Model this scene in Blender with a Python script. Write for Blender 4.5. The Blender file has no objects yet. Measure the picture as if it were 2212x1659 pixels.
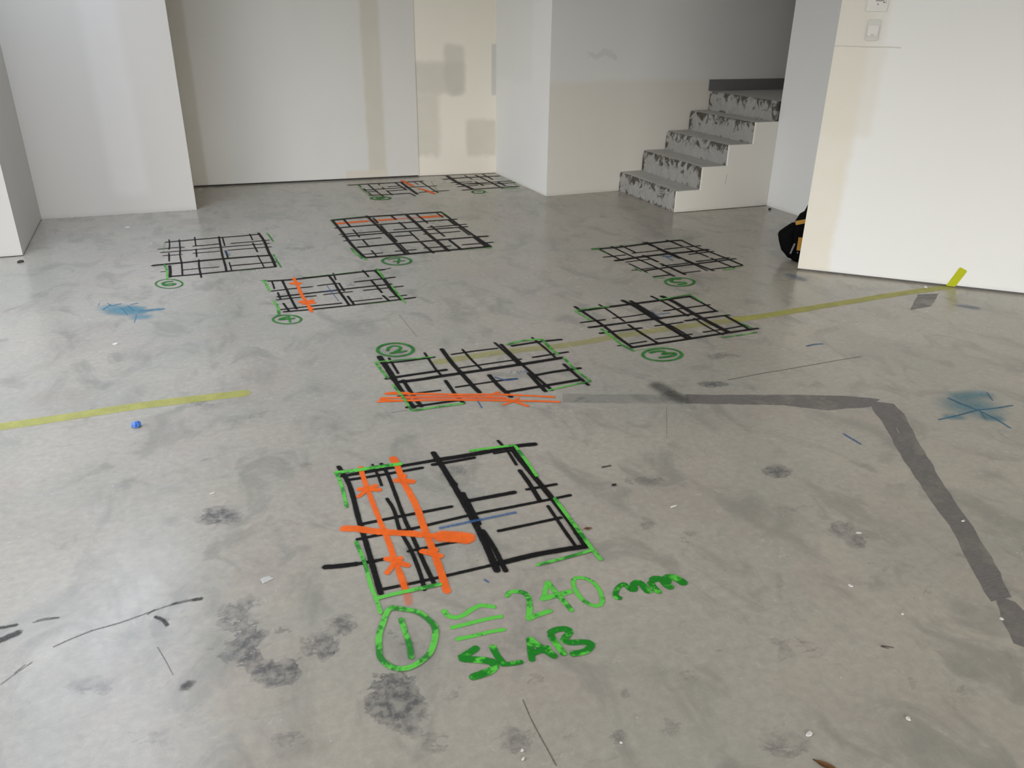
import bpy, bmesh, math, random
import numpy as np
from mathutils import Vector, Matrix, noise

random.seed(7)
SC = bpy.context.scene
COL = SC.collection
PI = math.pi

# stroke = (paint, half width in mm, ((x, y), ...) in mm on the floor)
STROKES = {
 'one': [
  ('K', 10.0, ((340, 2503), (442, 2501), (567, 2499), (681, 2497),)),
  ('K', 13.8, ((681, 2497), (797, 2492), (917, 2490), (1011, 2494), (1089, 2483),)),
  ('K', 8.5, ((351, 2470), (488, 2463), (631, 2461),)),
  ('K', 9.4, ((666, 2469), (745, 2466), (833, 2466),)),
  ('K', 6.9, ((909, 2469), (993, 2469),)),
  ('K', 7.7, ((349, 2184), (474, 2184), (564, 2182), (655, 2181),)),
  ('K', 7.4, ((315, 2106), (393, 2106), (491, 2102), (593, 2107), (725, 2111), (845, 2108), (969, 2106), (1061, 2106),)),
  ('K', 6.3, ((450, 1990), (546, 1989), (624, 1984),)),
  ('K', 11.1, ((196, 2002), (242, 1991), (296, 1983),)),
  ('K', 7.9, ((296, 1983), (336, 1979), (376, 1978),)),
  ('K', 6.4, ((339, 1841), (444, 1837), (570, 1836), (677, 1836),)),
  ('K', 11.9, ((677, 1836), (801, 1838), (893, 1832), (980, 1822),)),
  ('K', 10.3, ((713, 2194), (794, 2192), (888, 2190),)),
  ('K', 7.6, ((927, 2192), (1044, 2188),)),
  ('K', 7.1, ((748, 1994), (866, 1993), (974, 1993),)),
  ('K', 9.0, ((343, 2577), (356, 2428), (345, 2222), (340, 2081), (334, 1943), (329, 1821),)),
  ('K', 5.1, ((462, 2548), (464, 2462), (461, 2389),)),
  ('K', 6.9, ((493, 2544), (498, 2443), (486, 2181), (485, 2080), (483, 1926), (484, 1799),)),
  ('K', 6.5, ((459, 2306), (465, 2225), (456, 2113), (462, 1994), (458, 1868), (450, 1794),)),
  ('K', 11.5, ((696, 2559), (699, 2411), (698, 2212), (694, 2059), (687, 1931), (676, 1801),)),
  ('K', 7.3, ((695, 2398), (708, 2305),)),
  ('K', 8.0, ((714, 2250), (710, 2146), (706, 2048),)),
  ('K', 8.6, ((704, 2016), (706, 1914), (700, 1792),)),
  ('K', 11.1, ((989, 2506), (985, 2408), (988, 2235), (990, 2092), (988, 1950), (978, 1818),)),
  ('K', 6.4, ((959, 2561), (964, 2461), (958, 2359),)),
  ('K', 8.9, ((955, 2324), (953, 2221), (945, 2108),)),
  ('K', 6.3, ((958, 2073), (951, 1930), (948, 1818),)),
  ('B', 7.3, ((577, 2074), (667, 2074), (764, 2073), (844, 2073),)),
  ('O', 9.6, ((418, 2545), (413, 2484), (410, 2379), (408, 2288), (407, 2169), (407, 2052), (403, 1967), (402, 1897), (399, 1811),)),
  ('o', 13.9, ((402, 1897), (400, 1826), (393, 1750),)),
  ('O', 15.8, ((543, 2573), (546, 2522),)),
  ('O', 12.2, ((548, 2538), (539, 2399), (541, 2302), (541, 2218), (533, 2110), (528, 2019), (524, 1945),)),
  ('O', 11.9, ((524, 1957), (520, 1886), (508, 1761),)),
  ('O', 16.6, ((282, 2181), (329, 2163), (359, 2141), (396, 2120), (445, 2095), (482, 2078), (521, 2055),)),
  ('O', 31.2, ((557, 2035), (604, 2015), (657, 1983),)),
  ('O', 13.7, ((521, 2055), (557, 2035),)),
  ('O', 12.4, ((411, 2386), (446, 2399),)),
  ('O', 13.0, ((411, 2386), (451, 2364),)),
  ('O', 13.6, ((411, 2386), (378, 2395),)),
  ('O', 9.9, ((411, 2386), (368, 2345),)),
  ('O', 15.7, ((539, 2399), (511, 2409),)),
  ('O', 14.9, ((539, 2399), (575, 2374),)),
  ('O', 8.7, ((539, 2399), (539, 2445),)),
  ('O', 8.8, ((539, 2399), (556, 2435),)),
  ('O', 12.3, ((405, 1956), (377, 1980),)),
  ('O', 11.6, ((405, 1956), (426, 1967),)),
  ('O', 11.3, ((405, 1956), (436, 1917),)),
  ('O', 9.5, ((405, 1956), (364, 1904),)),
  ('O', 13.3, ((511, 1959), (489, 1978),)),
  ('O', 13.0, ((511, 1959), (542, 1927),)),
  ('O', 12.6, ((511, 1959), (538, 1971),)),
  ('G', 12.1, ((322, 2532), (399, 2524), (488, 2520), (564, 2513),)),
  ('G', 6.3, ((328, 2526), (329, 2424), (321, 2296),)),
  ('G', 6.4, ((311, 2097), (315, 1988), (310, 1859), (312, 1806), (310, 1740),)),
  ('G', 8.3, ((306, 1806), (364, 1808), (435, 1806), (502, 1804),)),
  ('G', 8.7, ((828, 2518), (924, 2510), (1006, 2500),)),
  ('G', 7.2, ((1006, 2500), (1003, 2379), (997, 2257),)),
  ('G', 7.7, ((998, 2108), (995, 1996), (993, 1903), (990, 1803), (991, 1742),)),
  ('G', 6.9, ((797, 1788), (887, 1790), (987, 1797),)),
  ('ring', 9.0, ((350, 1757), (330, 1744), (307, 1701), (287, 1659), (276, 1610), (272, 1577), (284, 1544), (303, 1525), (328, 1517), (362, 1526), (395, 1548), (421, 1591), (434, 1635), (427, 1669), (408, 1709), (376, 1734), (346, 1752),)),
  ('digit', 8.2, ((357, 1702), (355, 1658), (354, 1616), (351, 1581), (345, 1546),)),
 ],
 'note': [
  ('tilde', 8.5, ((477, 1696), (480, 1672), (496, 1655), (522, 1656), (549, 1669), (582, 1676), (615, 1656),)),
  ('tilde', 7.6, ((474, 1620), (519, 1619), (571, 1619), (622, 1614),)),
  ('tilde', 7.3, ((474, 1573), (528, 1569), (570, 1568), (609, 1563),)),
  ('two', 8.8, ((662, 1685), (675, 1701), (695, 1698), (715, 1682), (717, 1657), (704, 1618), (683, 1577),)),
  ('two', 9.1, ((683, 1577), (713, 1585), (756, 1588),)),
  ('four', 7.8, ((799, 1708), (779, 1679), (761, 1648),)),
  ('four', 10.5, ((749, 1642), (794, 1642), (844, 1643),)),
  ('four', 8.6, ((798, 1705), (799, 1665), (805, 1614), (810, 1565),)),
  ('zero', 7.2, ((858, 1657), (873, 1688), (893, 1690), (917, 1668), (923, 1626), (913, 1584), (897, 1562), (879, 1563), (862, 1586), (856, 1623), (859, 1657),)),
  ('unit', 8.9, ((965, 1568), (957, 1570), (954, 1576), (959, 1590), (977, 1609), (995, 1618), (1004, 1615), (1006, 1594), (1012, 1584),)),
  ('unit', 12.3, ((1011, 1582), (1021, 1593), (1030, 1609), (1043, 1612), (1050, 1604), (1051, 1579), (1052, 1559),)),
  ('unit', 11.3, ((1078, 1600), (1076, 1576), (1077, 1556), (1084, 1551),)),
  ('unit', 13.5, ((1085, 1601), (1102, 1609), (1112, 1601), (1117, 1587), (1118, 1565), (1127, 1557),)),
  ('unit', 15.0, ((1123, 1579), (1134, 1597), (1148, 1598), (1160, 1587), (1166, 1569), (1169, 1556),)),
  ('word', 12.0, ((517, 1525), (492, 1514), (467, 1506), (474, 1496), (499, 1485), (526, 1470), (541, 1453), (526, 1437), (501, 1433), (468, 1431),)),
  ('word', 9.9, ((556, 1517), (555, 1482), (561, 1448),)),
  ('word', 8.2, ((554, 1446), (577, 1440), (608, 1436),)),
  ('word', 9.2, ((633, 1430), (644, 1466), (657, 1505),)),
  ('word', 10.8, ((655, 1509), (670, 1473), (695, 1421),)),
  ('word', 10.2, ((645, 1454), (672, 1457), (694, 1459),)),
  ('word', 9.8, ((715, 1502), (716, 1468), (720, 1420),)),
  ('word', 10.9, ((715, 1505), (736, 1513), (764, 1506), (768, 1491), (741, 1471), (754, 1455), (788, 1444), (803, 1430), (777, 1413), (737, 1416),)),
 ],
 'two': [
  ('K', 8.6, ((702, 3461), (823, 3450), (966, 3451),)),
  ('K', 7.7, ((1050, 3455), (1168, 3459), (1292, 3455),)),
  ('K', 10.7, ((1366, 3460), (1511, 3466), (1643, 3457),)),
  ('K', 8.4, ((1408, 3287), (1521, 3291), (1604, 3293),)),
  ('K', 11.4, ((682, 3281), (823, 3284), (975, 3285),)),
  ('K', 14.5, ((728, 3225), (827, 3220), (935, 3224), (1088, 3224), (1316, 3227), (1550, 3235),)),
  ('K', 7.1, ((1036, 3284), (1195, 3287), (1352, 3287),)),
  ('K', 11.0, ((1338, 3086), (1433, 3093), (1575, 3091),)),
  ('K', 7.4, ((953, 3086), (1068, 3086), (1193, 3085), (1246, 3079),)),
  ('K', 12.1, ((1145, 2961), (1309, 2965), (1526, 2971),)),
  ('K', 7.3, ((769, 3084), (829, 3081), (882, 3077),)),
  ('K', 8.7, ((695, 2963), (775, 2959), (874, 2956), (944, 2952),)),
  ('K', 4.1, ((688, 3085), (757, 3058),)),
  ('K', 14.5, ((714, 3552), (717, 3398), (718, 3248),)),
  ('K', 10.4, ((716, 3262), (721, 3095), (727, 2946),)),
  ('K', 6.3, ((753, 3516), (751, 3317),)),
  ('K', 9.5, ((753, 3242), (754, 3084), (759, 2946),)),
  ('K', 6.5, ((932, 3521), (927, 3309), (933, 3218),)),
  ('K', 8.8, ((932, 3172), (930, 3020), (937, 2916),)),
  ('K', 11.5, ((1025, 3542), (1021, 3361), (1026, 3205), (1030, 3084), (1036, 2994),)),
  ('K', 6.4, ((1120, 3500), (1121, 3355), (1129, 3223),)),
  ('K', 10.9, ((1139, 3164), (1139, 3045), (1150, 2904),)),
  ('K', 7.3, ((1302, 3532), (1311, 3362), (1313, 3213),)),
  ('K', 8.7, ((1324, 3500), (1326, 3326), (1331, 3150), (1345, 2908),)),
  ('K', 10.6, ((1319, 3120), (1316, 3007), (1314, 2906),)),
  ('K', 6.9, ((1508, 3534), (1514, 3360), (1512, 3238),)),
  ('K', 8.8, ((1517, 3162), (1518, 3028), (1522, 2901),)),
  ('B', 4.4, ((1002, 2957), (995, 2849),)),
  ('B', 7.9, ((1155, 3131), (1191, 3081), (1250, 3075),)),
  ('B', 1.5, ((1237, 3143), (1256, 3170),)),
  ('B', 1.5, ((1257, 3122), (1279, 3155), (1274, 3122), (1301, 3161),)),
  ('B', 1.6, ((1294, 3129), (1326, 3166),)),
  ('B', 2.8, ((1306, 3145), (1319, 3127),)),
  ('O', 9.4, ((643, 3126), (734, 3090), (821, 3059), (957, 3002), (1096, 2954), (1230, 2891), (1327, 2842),)),
  ('O', 8.5, ((615, 3089), (706, 3062), (852, 3017), (1008, 2957), (1122, 2904),)),
  ('O', 9.1, ((594, 3059), (702, 3030), (921, 2958), (1114, 2881), (1229, 2835), (1329, 2790),)),
  ('o', 28.9, ((709, 3058), (889, 2993), (1124, 2908),)),
  ('O', 8.9, ((1123, 2899), (1154, 2847), (1186, 2796),)),
  ('O', 6.9, ((1180, 2891), (1132, 2860), (1085, 2847),)),
  ('O', 11.7, ((647, 3117), (674, 3122), (744, 3094),)),
  ('O', 9.8, ((612, 3078), (659, 3046), (698, 3032),)),
  ('O', 7.8, ((1038, 2939), (1070, 2943),)),
  ('O', 7.4, ((1093, 2968), (1125, 2970),)),
  ('F', 7.9, ((680, 3483), (686, 3382), (694, 3277),)),
  ('F', 7.6, ((680, 3486), (827, 3467), (959, 3457),)),
  ('F', 7.0, ((697, 3204), (708, 3064), (711, 2923),)),
  ('F', 9.6, ((711, 2923), (824, 2922), (937, 2916),)),
  ('F', 11.4, ((1350, 3482), (1446, 3505), (1548, 3494),)),
  ('F', 9.7, ((1545, 3487), (1539, 3359), (1540, 3273),)),
  ('F', 7.9, ((1549, 3232), (1541, 3075), (1549, 2937),)),
  ('F', 7.8, ((1549, 2937), (1443, 2929), (1326, 2914),)),
  ('ring', 9.4, ((741, 3668), (776, 3690), (818, 3692), (858, 3671), (885, 3633), (892, 3589), (878, 3549), (847, 3523), (806, 3517), (766, 3533), (735, 3565), (722, 3608), (730, 3650), (757, 3682), (797, 3694),)),
  ('digit', 9.3, ((768, 3602), (779, 3637), (812, 3657), (838, 3632), (828, 3604), (798, 3576), (773, 3566), (813, 3567), (857, 3573),)),
 ],
 'three': [
  ('K', 14.3, ((1915, 3824), (2122, 3830), (2397, 3834), (2672, 3841),)),
  ('K', 8.4, ((1842, 3650), (1914, 3649), (1992, 3648),)),
  ('K', 7.0, ((2041, 3654), (2143, 3650), (2239, 3656), (2300, 3659),)),
  ('K', 8.8, ((2369, 3665), (2511, 3668), (2686, 3670),)),
  ('K', 12.0, ((1849, 3567), (2096, 3565), (2281, 3567), (2504, 3563), (2657, 3563),)),
  ('K', 10.1, ((1865, 3470), (1999, 3470), (2119, 3467),)),
  ('K', 7.8, ((2197, 3469), (2285, 3468), (2377, 3471),)),
  ('K', 10.6, ((2396, 3483), (2543, 3485), (2687, 3483),)),
  ('K', 5.2, ((1871, 3283), (1906, 3280),)),
  ('K', 7.0, ((1946, 3285), (2044, 3288),)),
  ('K', 7.2, ((2099, 3299), (2218, 3295), (2323, 3298),)),
  ('K', 7.3, ((2391, 3301), (2538, 3304), (2683, 3313),)),
  ('K', 11.1, ((1925, 3238), (2086, 3240), (2268, 3243), (2470, 3249), (2707, 3252),)),
  ('K', 10.1, ((1927, 3903), (1933, 3756), (1938, 3553), (1930, 3384), (1932, 3235),)),
  ('K', 6.9, ((2075, 3889), (2079, 3770), (2077, 3583),)),
  ('K', 9.3, ((2073, 3535), (2075, 3389), (2084, 3237),)),
  ('K', 14.2, ((2238, 3911), (2256, 3791), (2256, 3594), (2261, 3439), (2264, 3245),)),
  ('K', 11.9, ((2280, 3887), (2282, 3740), (2284, 3553),)),
  ('K', 7.0, ((2281, 3462), (2287, 3342), (2286, 3237),)),
  ('K', 9.0, ((2439, 3922), (2454, 3774), (2456, 3543),)),
  ('K', 7.1, ((2466, 3505), (2461, 3354), (2470, 3232),)),
  ('K', 16.2, ((2499, 3901), (2513, 3770), (2507, 3587), (2511, 3411), (2520, 3245),)),
  ('K', 8.2, ((2653, 3847), (2658, 3703), (2653, 3552),)),
  ('K', 10.4, ((2654, 3478), (2655, 3361), (2651, 3250),)),
  ('b', 13.1, ((2309, 3705), (2290, 3582),)),
  ('B', 8.0, ((2309, 3624), (2387, 3625),)),
  ('F', 8.9, ((1896, 3834), (1993, 3841), (2112, 3833),)),
  ('F', 7.9, ((1896, 3826), (1904, 3742), (1909, 3662),)),
  ('F', 9.7, ((1905, 3528), (1903, 3393), (1902, 3272), (1918, 3188),)),
  ('g', 6.9, ((1933, 3196), (2023, 3196), (2113, 3187),)),
  ('F', 9.1, ((2448, 3846), (2568, 3858), (2686, 3873),)),
  ('F', 7.6, ((2672, 3841), (2671, 3733),)),
  ('g', 5.7, ((2684, 3557), (2678, 3478),)),
  ('F', 7.1, ((2670, 3340), (2678, 3262),)),
  ('F', 7.8, ((2437, 3201), (2550, 3199), (2665, 3204),)),
  ('ring', 8.5, ((1978, 3173), (2027, 3182), (2076, 3172), (2112, 3144), (2126, 3107), (2114, 3069), (2081, 3041), (2035, 3028), (1986, 3034), (1947, 3057), (1927, 3091), (1930, 3129), (1957, 3162), (2001, 3180), (2052, 3179),)),
  ('digit', 11.3, ((1977, 3145), (2022, 3151), (2054, 3138), (2045, 3115), (2027, 3106), (2075, 3107), (2093, 3094), (2072, 3077), (2032, 3072), (1987, 3074),)),
 ],
 'five': [
  ('K', 17.6, ((2624, 4986), (2813, 4979), (3035, 4999), (3217, 5010), (3339, 5006),)),
  ('K', 9.6, ((2560, 4776), (2641, 4777), (2737, 4781),)),
  ('K', 9.2, ((2800, 4803), (2910, 4805), (3018, 4807),)),
  ('K', 11.2, ((3076, 4821), (3232, 4826), (3382, 4822),)),
  ('K', 18.2, ((2597, 4670), (2797, 4696), (3052, 4706), (3254, 4704), (3376, 4713),)),
  ('K', 8.4, ((2648, 4617), (2757, 4625), (2840, 4628),)),
  ('K', 10.1, ((3169, 4644), (3273, 4653), (3385, 4660),)),
  ('K', 8.0, ((2672, 4434), (2787, 4434),)),
  ('K', 9.4, ((2837, 4456), (2935, 4456), (3044, 4459),)),
  ('K', 10.8, ((3115, 4472), (3264, 4473), (3394, 4482),)),
  ('K', 7.0, ((2594, 4432), (2638, 4426),)),
  ('K', 11.9, ((2676, 4398), (2847, 4413), (3103, 4425), (3269, 4434), (3421, 4447),)),
  ('K', 10.0, ((2653, 4258), (2790, 4261),)),
  ('K', 7.5, ((2879, 4268), (3019, 4273),)),
  ('K', 9.0, ((3114, 4282), (3227, 4282), (3358, 4287),)),
  ('K', 8.7, ((2631, 4995), (2636, 4826), (2646, 4653),)),
  ('K', 7.2, ((2653, 4583), (2661, 4457), (2665, 4360),)),
  ('K', 8.8, ((2750, 5024), (2756, 4851), (2766, 4664), (2782, 4425), (2789, 4224),)),
  ('K', 9.2, ((2826, 5022), (2831, 4916), (2835, 4802),)),
  ('K', 12.2, ((2849, 4732), (2855, 4644), (2861, 4548),)),
  ('K', 11.6, ((2856, 4509), (2868, 4376), (2876, 4231),)),
  ('K', 8.0, ((3027, 5049), (3035, 4963), (3040, 4898),)),
  ('K', 11.3, ((3053, 5041), (3049, 4853), (3063, 4703), (3065, 4552), (3082, 4392), (3103, 4247),)),
  ('K', 9.5, ((3033, 4847), (3041, 4699), (3046, 4568),)),
  ('K', 7.8, ((3053, 4514), (3061, 4389), (3063, 4261),)),
  ('K', 11.7, ((3228, 5043), (3238, 4966), (3244, 4845),)),
  ('K', 9.1, ((3247, 4798), (3252, 4671), (3260, 4544),)),
  ('K', 8.9, ((3261, 4516), (3264, 4390), (3275, 4260),)),
  ('K', 10.6, ((3332, 4996), (3327, 4817), (3355, 4559), (3364, 4295),)),
  ('B', 20.8, ((2963, 4667), (3021, 4634),)),
  ('B', 7.7, ((2981, 4644), (2975, 4540),)),
  ('F', 22.4, ((2581, 4989), (2634, 4994),)),
  ('g', 8.3, ((2619, 4965), (2625, 4841),)),
  ('g', 9.0, ((2714, 5013), (2849, 5021), (3010, 5024),)),
  ('F', 7.7, ((2636, 4475), (2640, 4388),)),
  ('F', 8.9, ((2639, 4234), (2678, 4221), (2707, 4221),)),
  ('g', 4.3, ((2661, 4352), (2653, 4299),)),
  ('F', 13.0, ((3178, 4247), (3256, 4243),)),
  ('g', 8.8, ((3256, 4243), (3352, 4269),)),
  ('ring', 9.4, ((2696, 4166), (2743, 4185), (2792, 4184), (2833, 4164), (2853, 4129), (2849, 4088), (2821, 4053), (2778, 4030), (2729, 4027), (2687, 4042), (2661, 4073), (2658, 4112), (2678, 4150), (2718, 4178), (2768, 4187),)),
  ('digit', 12.6, ((2797, 4162), (2734, 4169),)),
  ('digit', 13.6, ((2737, 4179), (2708, 4118), (2748, 4107), (2781, 4082), (2762, 4064), (2716, 4066),)),
 ],
 'four': [
  ('K', 14.2, ((337, 4963), (475, 4948), (703, 4959), (915, 4971), (1069, 4975),)),
  ('K', 6.5, ((1033, 4965), (1117, 4994),)),
  ('K', 6.9, ((549, 4967), (635, 4966), (710, 4978),)),
  ('K', 9.2, ((335, 4753), (451, 4761), (577, 4763),)),
  ('K', 9.3, ((609, 4771), (672, 4776), (744, 4778),)),
  ('K', 10.7, ((835, 4772), (944, 4777), (1096, 4790),)),
  ('K', 11.4, ((355, 4633), (478, 4638), (650, 4644), (827, 4653), (1041, 4656),)),
  ('K', 8.6, ((345, 4577), (470, 4583), (571, 4579),)),
  ('K', 7.5, ((615, 4586), (705, 4588), (788, 4588),)),
  ('K', 8.9, ((852, 4588), (970, 4588), (1098, 4593),)),
  ('K', 9.2, ((347, 4398), (486, 4402), (609, 4399), (688, 4398),)),
  ('K', 7.7, ((744, 4406), (842, 4407), (924, 4406),)),
  ('K', 8.3, ((967, 4413), (1074, 4418),)),
  ('K', 10.3, ((358, 4355), (519, 4344), (724, 4343), (936, 4346), (1112, 4359),)),
  ('K', 5.1, ((358, 4956), (358, 4869), (356, 4789),)),
  ('K', 5.5, ((367, 4716), (368, 4579),)),
  ('K', 6.6, ((374, 4508), (388, 4357),)),
  ('K', 7.2, ((420, 4951), (423, 4778), (426, 4559), (432, 4374),)),
  ('K', 8.0, ((707, 4974), (715, 4817), (713, 4632), (718, 4471), (721, 4339),)),
  ('K', 5.2, ((743, 5004), (734, 4850),)),
  ('K', 6.3, ((740, 4768), (742, 4608),)),
  ('K', 7.1, ((743, 4512), (749, 4343),)),
  ('K', 6.3, ((934, 5007), (940, 4844),)),
  ('K', 7.3, ((939, 4763), (944, 4612), (947, 4506),)),
  ('K', 7.4, ((940, 4458), (951, 4355),)),
  ('K', 11.5, ((1008, 4982), (1018, 4776), (1014, 4528), (1025, 4336),)),
  ('B', 3.2, ((662, 4756), (669, 4603), (678, 4436),)),
  ('b', 18.1, ((626, 4633), (701, 4636),)),
  ('B', 1.6, ((779, 4747), (783, 4699), (804, 4738), (810, 4697), (831, 4737),)),
  ('O', 10.9, ((492, 4982), (495, 4799), (494, 4606), (501, 4477), (504, 4298),)),
  ('O', 24.3, ((460, 4865), (490, 4863), (519, 4845),)),
  ('O', 21.6, ((464, 4504), (505, 4476), (543, 4449),)),
  ('O', 14.2, ((476, 4445), (544, 4511),)),
  ('O', 11.2, ((502, 4396), (519, 4350),)),
  ('F', 10.8, ((298, 4989), (333, 4981),)),
  ('F', 8.2, ((313, 4984), (320, 4875), (324, 4753),)),
  ('F', 8.8, ((327, 4566), (336, 4454), (331, 4326),)),
  ('F', 7.9, ((311, 4302), (336, 4318),)),
  ('F', 9.5, ((1024, 5011), (1025, 4899), (1024, 4782),)),
  ('F', 7.3, ((1032, 4620), (1031, 4448), (1031, 4278),)),
  ('g', 6.9, ((826, 4330), (910, 4328), (976, 4332),)),
  ('g', 7.1, ((567, 4968), (752, 4976), (919, 4990),)),
  ('ring', 6.9, ((402, 4274), (426, 4240), (433, 4203), (422, 4171), (397, 4152), (362, 4151), (328, 4167), (302, 4197), (289, 4233), (295, 4268), (317, 4291), (350, 4298), (386, 4286), (416, 4258), (432, 4222),)),
  ('digit', 6.6, ((376, 4279), (371, 4171),)),
  ('digit', 11.8, ((376, 4273), (325, 4236), (364, 4230), (401, 4227),)),
 ],
 'six': [
  ('K', 13.5, ((-253, 6153), (-56, 6163), (106, 6169), (247, 6168), (392, 6179),)),
  ('K', 9.3, ((-305, 5968), (-225, 5973), (-132, 5970),)),
  ('K', 11.0, ((-75, 5975), (29, 5979), (104, 5983),)),
  ('K', 10.4, ((183, 5970), (326, 5973), (449, 5980),)),
  ('K', 10.0, ((-285, 5869), (-108, 5873), (69, 5884), (250, 5885), (439, 5883),)),
  ('K', 8.8, ((-271, 5779), (-148, 5774),)),
  ('K', 8.9, ((-79, 5781), (21, 5778), (100, 5781),)),
  ('K', 9.9, ((149, 5786), (288, 5786), (443, 5785),)),
  ('K', 16.7, ((-335, 5551), (-278, 5556), (-155, 5559), (-51, 5567), (98, 5571), (270, 5568), (415, 5559),)),
  ('K', 6.4, ((-283, 5386), (-241, 5383),)),
  ('K', 7.8, ((-147, 5382), (-52, 5386), (69, 5380),)),
  ('K', 10.7, ((144, 5383), (276, 5383), (439, 5382),)),
  ('K', 12.7, ((-237, 5259), (-80, 5255), (114, 5261), (266, 5264), (418, 5268),)),
  ('K', 4.7, ((-232, 6226), (-229, 6066), (-232, 5934),)),
  ('K', 5.2, ((-233, 5843), (-231, 5623),)),
  ('K', 9.1, ((-229, 5515), (-225, 5370), (-227, 5241),)),
  ('K', 5.2, ((-163, 6202), (-160, 5928), (-163, 5747), (-155, 5539), (-154, 5253),)),
  ('K', 4.8, ((-57, 6239), (-55, 5968),)),
  ('K', 5.0, ((-57, 5893), (-58, 5676),)),
  ('K', 5.9, ((-47, 5603), (-50, 5404), (-45, 5170),)),
  ('K', 7.1, ((110, 6203), (107, 5838), (106, 5655), (110, 5415), (110, 5262),)),
  ('K', 5.0, ((134, 6174), (136, 5914),)),
  ('K', 5.9, ((133, 5782), (138, 5566),)),
  ('K', 4.2, ((139, 5471), (142, 5259),)),
  ('K', 5.0, ((330, 6215), (335, 6015),)),
  ('K', 5.7, ((328, 5937), (338, 5667),)),
  ('K', 4.6, ((331, 5588), (344, 5269),)),
  ('K', 9.5, ((394, 6226), (410, 5969), (410, 5642), (415, 5480), (415, 5261),)),
  ('b', 14.1, ((130, 5774), (153, 5639),)),
  ('g', 4.9, ((-258, 6174), (-264, 6039), (-268, 5891),)),
  ('F', 7.4, ((-262, 5559), (-247, 5408), (-241, 5208),)),
  ('F', 7.2, ((453, 6206), (464, 6074), (472, 5928),)),
  ('F', 6.2, ((435, 5579), (439, 5420), (447, 5242),)),
  ('g', 6.9, ((182, 5242), (285, 5234),)),
  ('ring', 5.8, ((-210, 5188), (-178, 5151), (-159, 5102), (-158, 5054), (-176, 5018), (-207, 5003), (-244, 5012), (-278, 5042), (-301, 5088), (-308, 5137), (-295, 5178), (-267, 5201), (-229, 5198), (-193, 5172), (-166, 5128),)),
  ('digit', 10.5, ((-210, 5147), (-252, 5147), (-267, 5109), (-248, 5070), (-214, 5067), (-199, 5086), (-222, 5103), (-256, 5091),)),
 ],
 'seven': [
  ('O', 29.2, ((994, 6335), (1088, 6340), (1169, 6343), (1250, 6346),)),
  ('o', 34.5, ((1250, 6346), (1332, 6344),)),
  ('O', 27.8, ((1332, 6344), (1413, 6342), (1482, 6341),)),
  ('o', 35.0, ((1482, 6341), (1684, 6337),)),
  ('O', 33.2, ((1684, 6337), (1777, 6338), (1877, 6334),)),
  ('K', 22.2, ((980, 6460), (1267, 6490), (1602, 6483), (1905, 6476),)),
  ('K', 16.2, ((966, 6191), (1206, 6200), (1475, 6199), (1749, 6190), (1949, 6186),)),
  ('K', 11.6, ((960, 5980), (1128, 5983), (1284, 5986),)),
  ('K', 12.0, ((1379, 5999), (1490, 5996), (1590, 5991),)),
  ('K', 11.9, ((1649, 5986), (1793, 5987), (1969, 5997),)),
  ('K', 14.8, ((969, 5910), (1210, 5917), (1470, 5918), (1738, 5919), (1952, 5914),)),
  ('K', 11.8, ((956, 5786), (1087, 5780), (1232, 5788),)),
  ('K', 14.1, ((1341, 5793), (1477, 5793),)),
  ('K', 11.2, ((1561, 5792), (1698, 5787), (1850, 5791),)),
  ('K', 17.3, ((1015, 5576), (1291, 5585), (1510, 5586), (1769, 5589), (2004, 5582),)),
  ('K', 9.6, ((1021, 5376), (1150, 5375),)),
  ('K', 10.7, ((1242, 5386), (1392, 5382),)),
  ('K', 10.9, ((1456, 5403), (1650, 5397),)),
  ('K', 11.8, ((1740, 5401), (1880, 5399), (1979, 5403),)),
  ('K', 18.9, ((987, 5292), (1247, 5288), (1519, 5292), (1920, 5294),)),
  ('K', 12.1, ((986, 6458), (992, 6106), (990, 5662), (1008, 5285),)),
  ('K', 9.1, ((1080, 6458), (1085, 6203),)),
  ('K', 6.5, ((1085, 6103), (1086, 5853),)),
  ('K', 6.9, ((1093, 5765), (1095, 5558),)),
  ('K', 6.1, ((1089, 5461), (1092, 5289),)),
  ('K', 12.2, ((1280, 6534), (1287, 6268), (1295, 5841), (1296, 5608), (1297, 5286),)),
  ('K', 7.8, ((1316, 6442), (1313, 6244),)),
  ('K', 8.8, ((1316, 6169), (1310, 5930),)),
  ('K', 9.3, ((1319, 5887), (1316, 5639),)),
  ('K', 6.5, ((1319, 5563), (1319, 5290),)),
  ('K', 9.3, ((1472, 6470), (1477, 6320),)),
  ('K', 9.3, ((1479, 6228), (1481, 5985),)),
  ('K', 7.2, ((1479, 5901), (1479, 5622),)),
  ('K', 9.9, ((1477, 5560), (1483, 5253),)),
  ('K', 14.6, ((1600, 6461), (1599, 6149), (1593, 5768), (1598, 5519), (1597, 5265),)),
  ('K', 8.5, ((1684, 6466), (1687, 6120),)),
  ('K', 9.0, ((1686, 6032), (1691, 5676),)),
  ('K', 10.6, ((1692, 5563), (1695, 5274),)),
  ('K', 7.2, ((1860, 6474), (1860, 6279),)),
  ('K', 10.7, ((1877, 6194), (1879, 5967),)),
  ('K', 7.7, ((1878, 5910), (1881, 5650),)),
  ('K', 13.4, ((1893, 5587), (1889, 5297),)),
  ('K', 11.3, ((1905, 6476), (1902, 6004), (1907, 5609), (1918, 5287),)),
  ('g', 5.3, ((976, 6477), (976, 6341), (979, 6209),)),
  ('F', 9.6, ((967, 5573), (976, 5384), (1008, 5230),)),
  ('F', 6.1, ((1909, 6491), (1915, 6341),)),
  ('F', 13.5, ((1874, 5254), (1916, 5264),)),
  ('g', 13.0, ((988, 6488), (1259, 6518),)),
  ('g', 9.8, ((1687, 5258), (1864, 5245),)),
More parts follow.
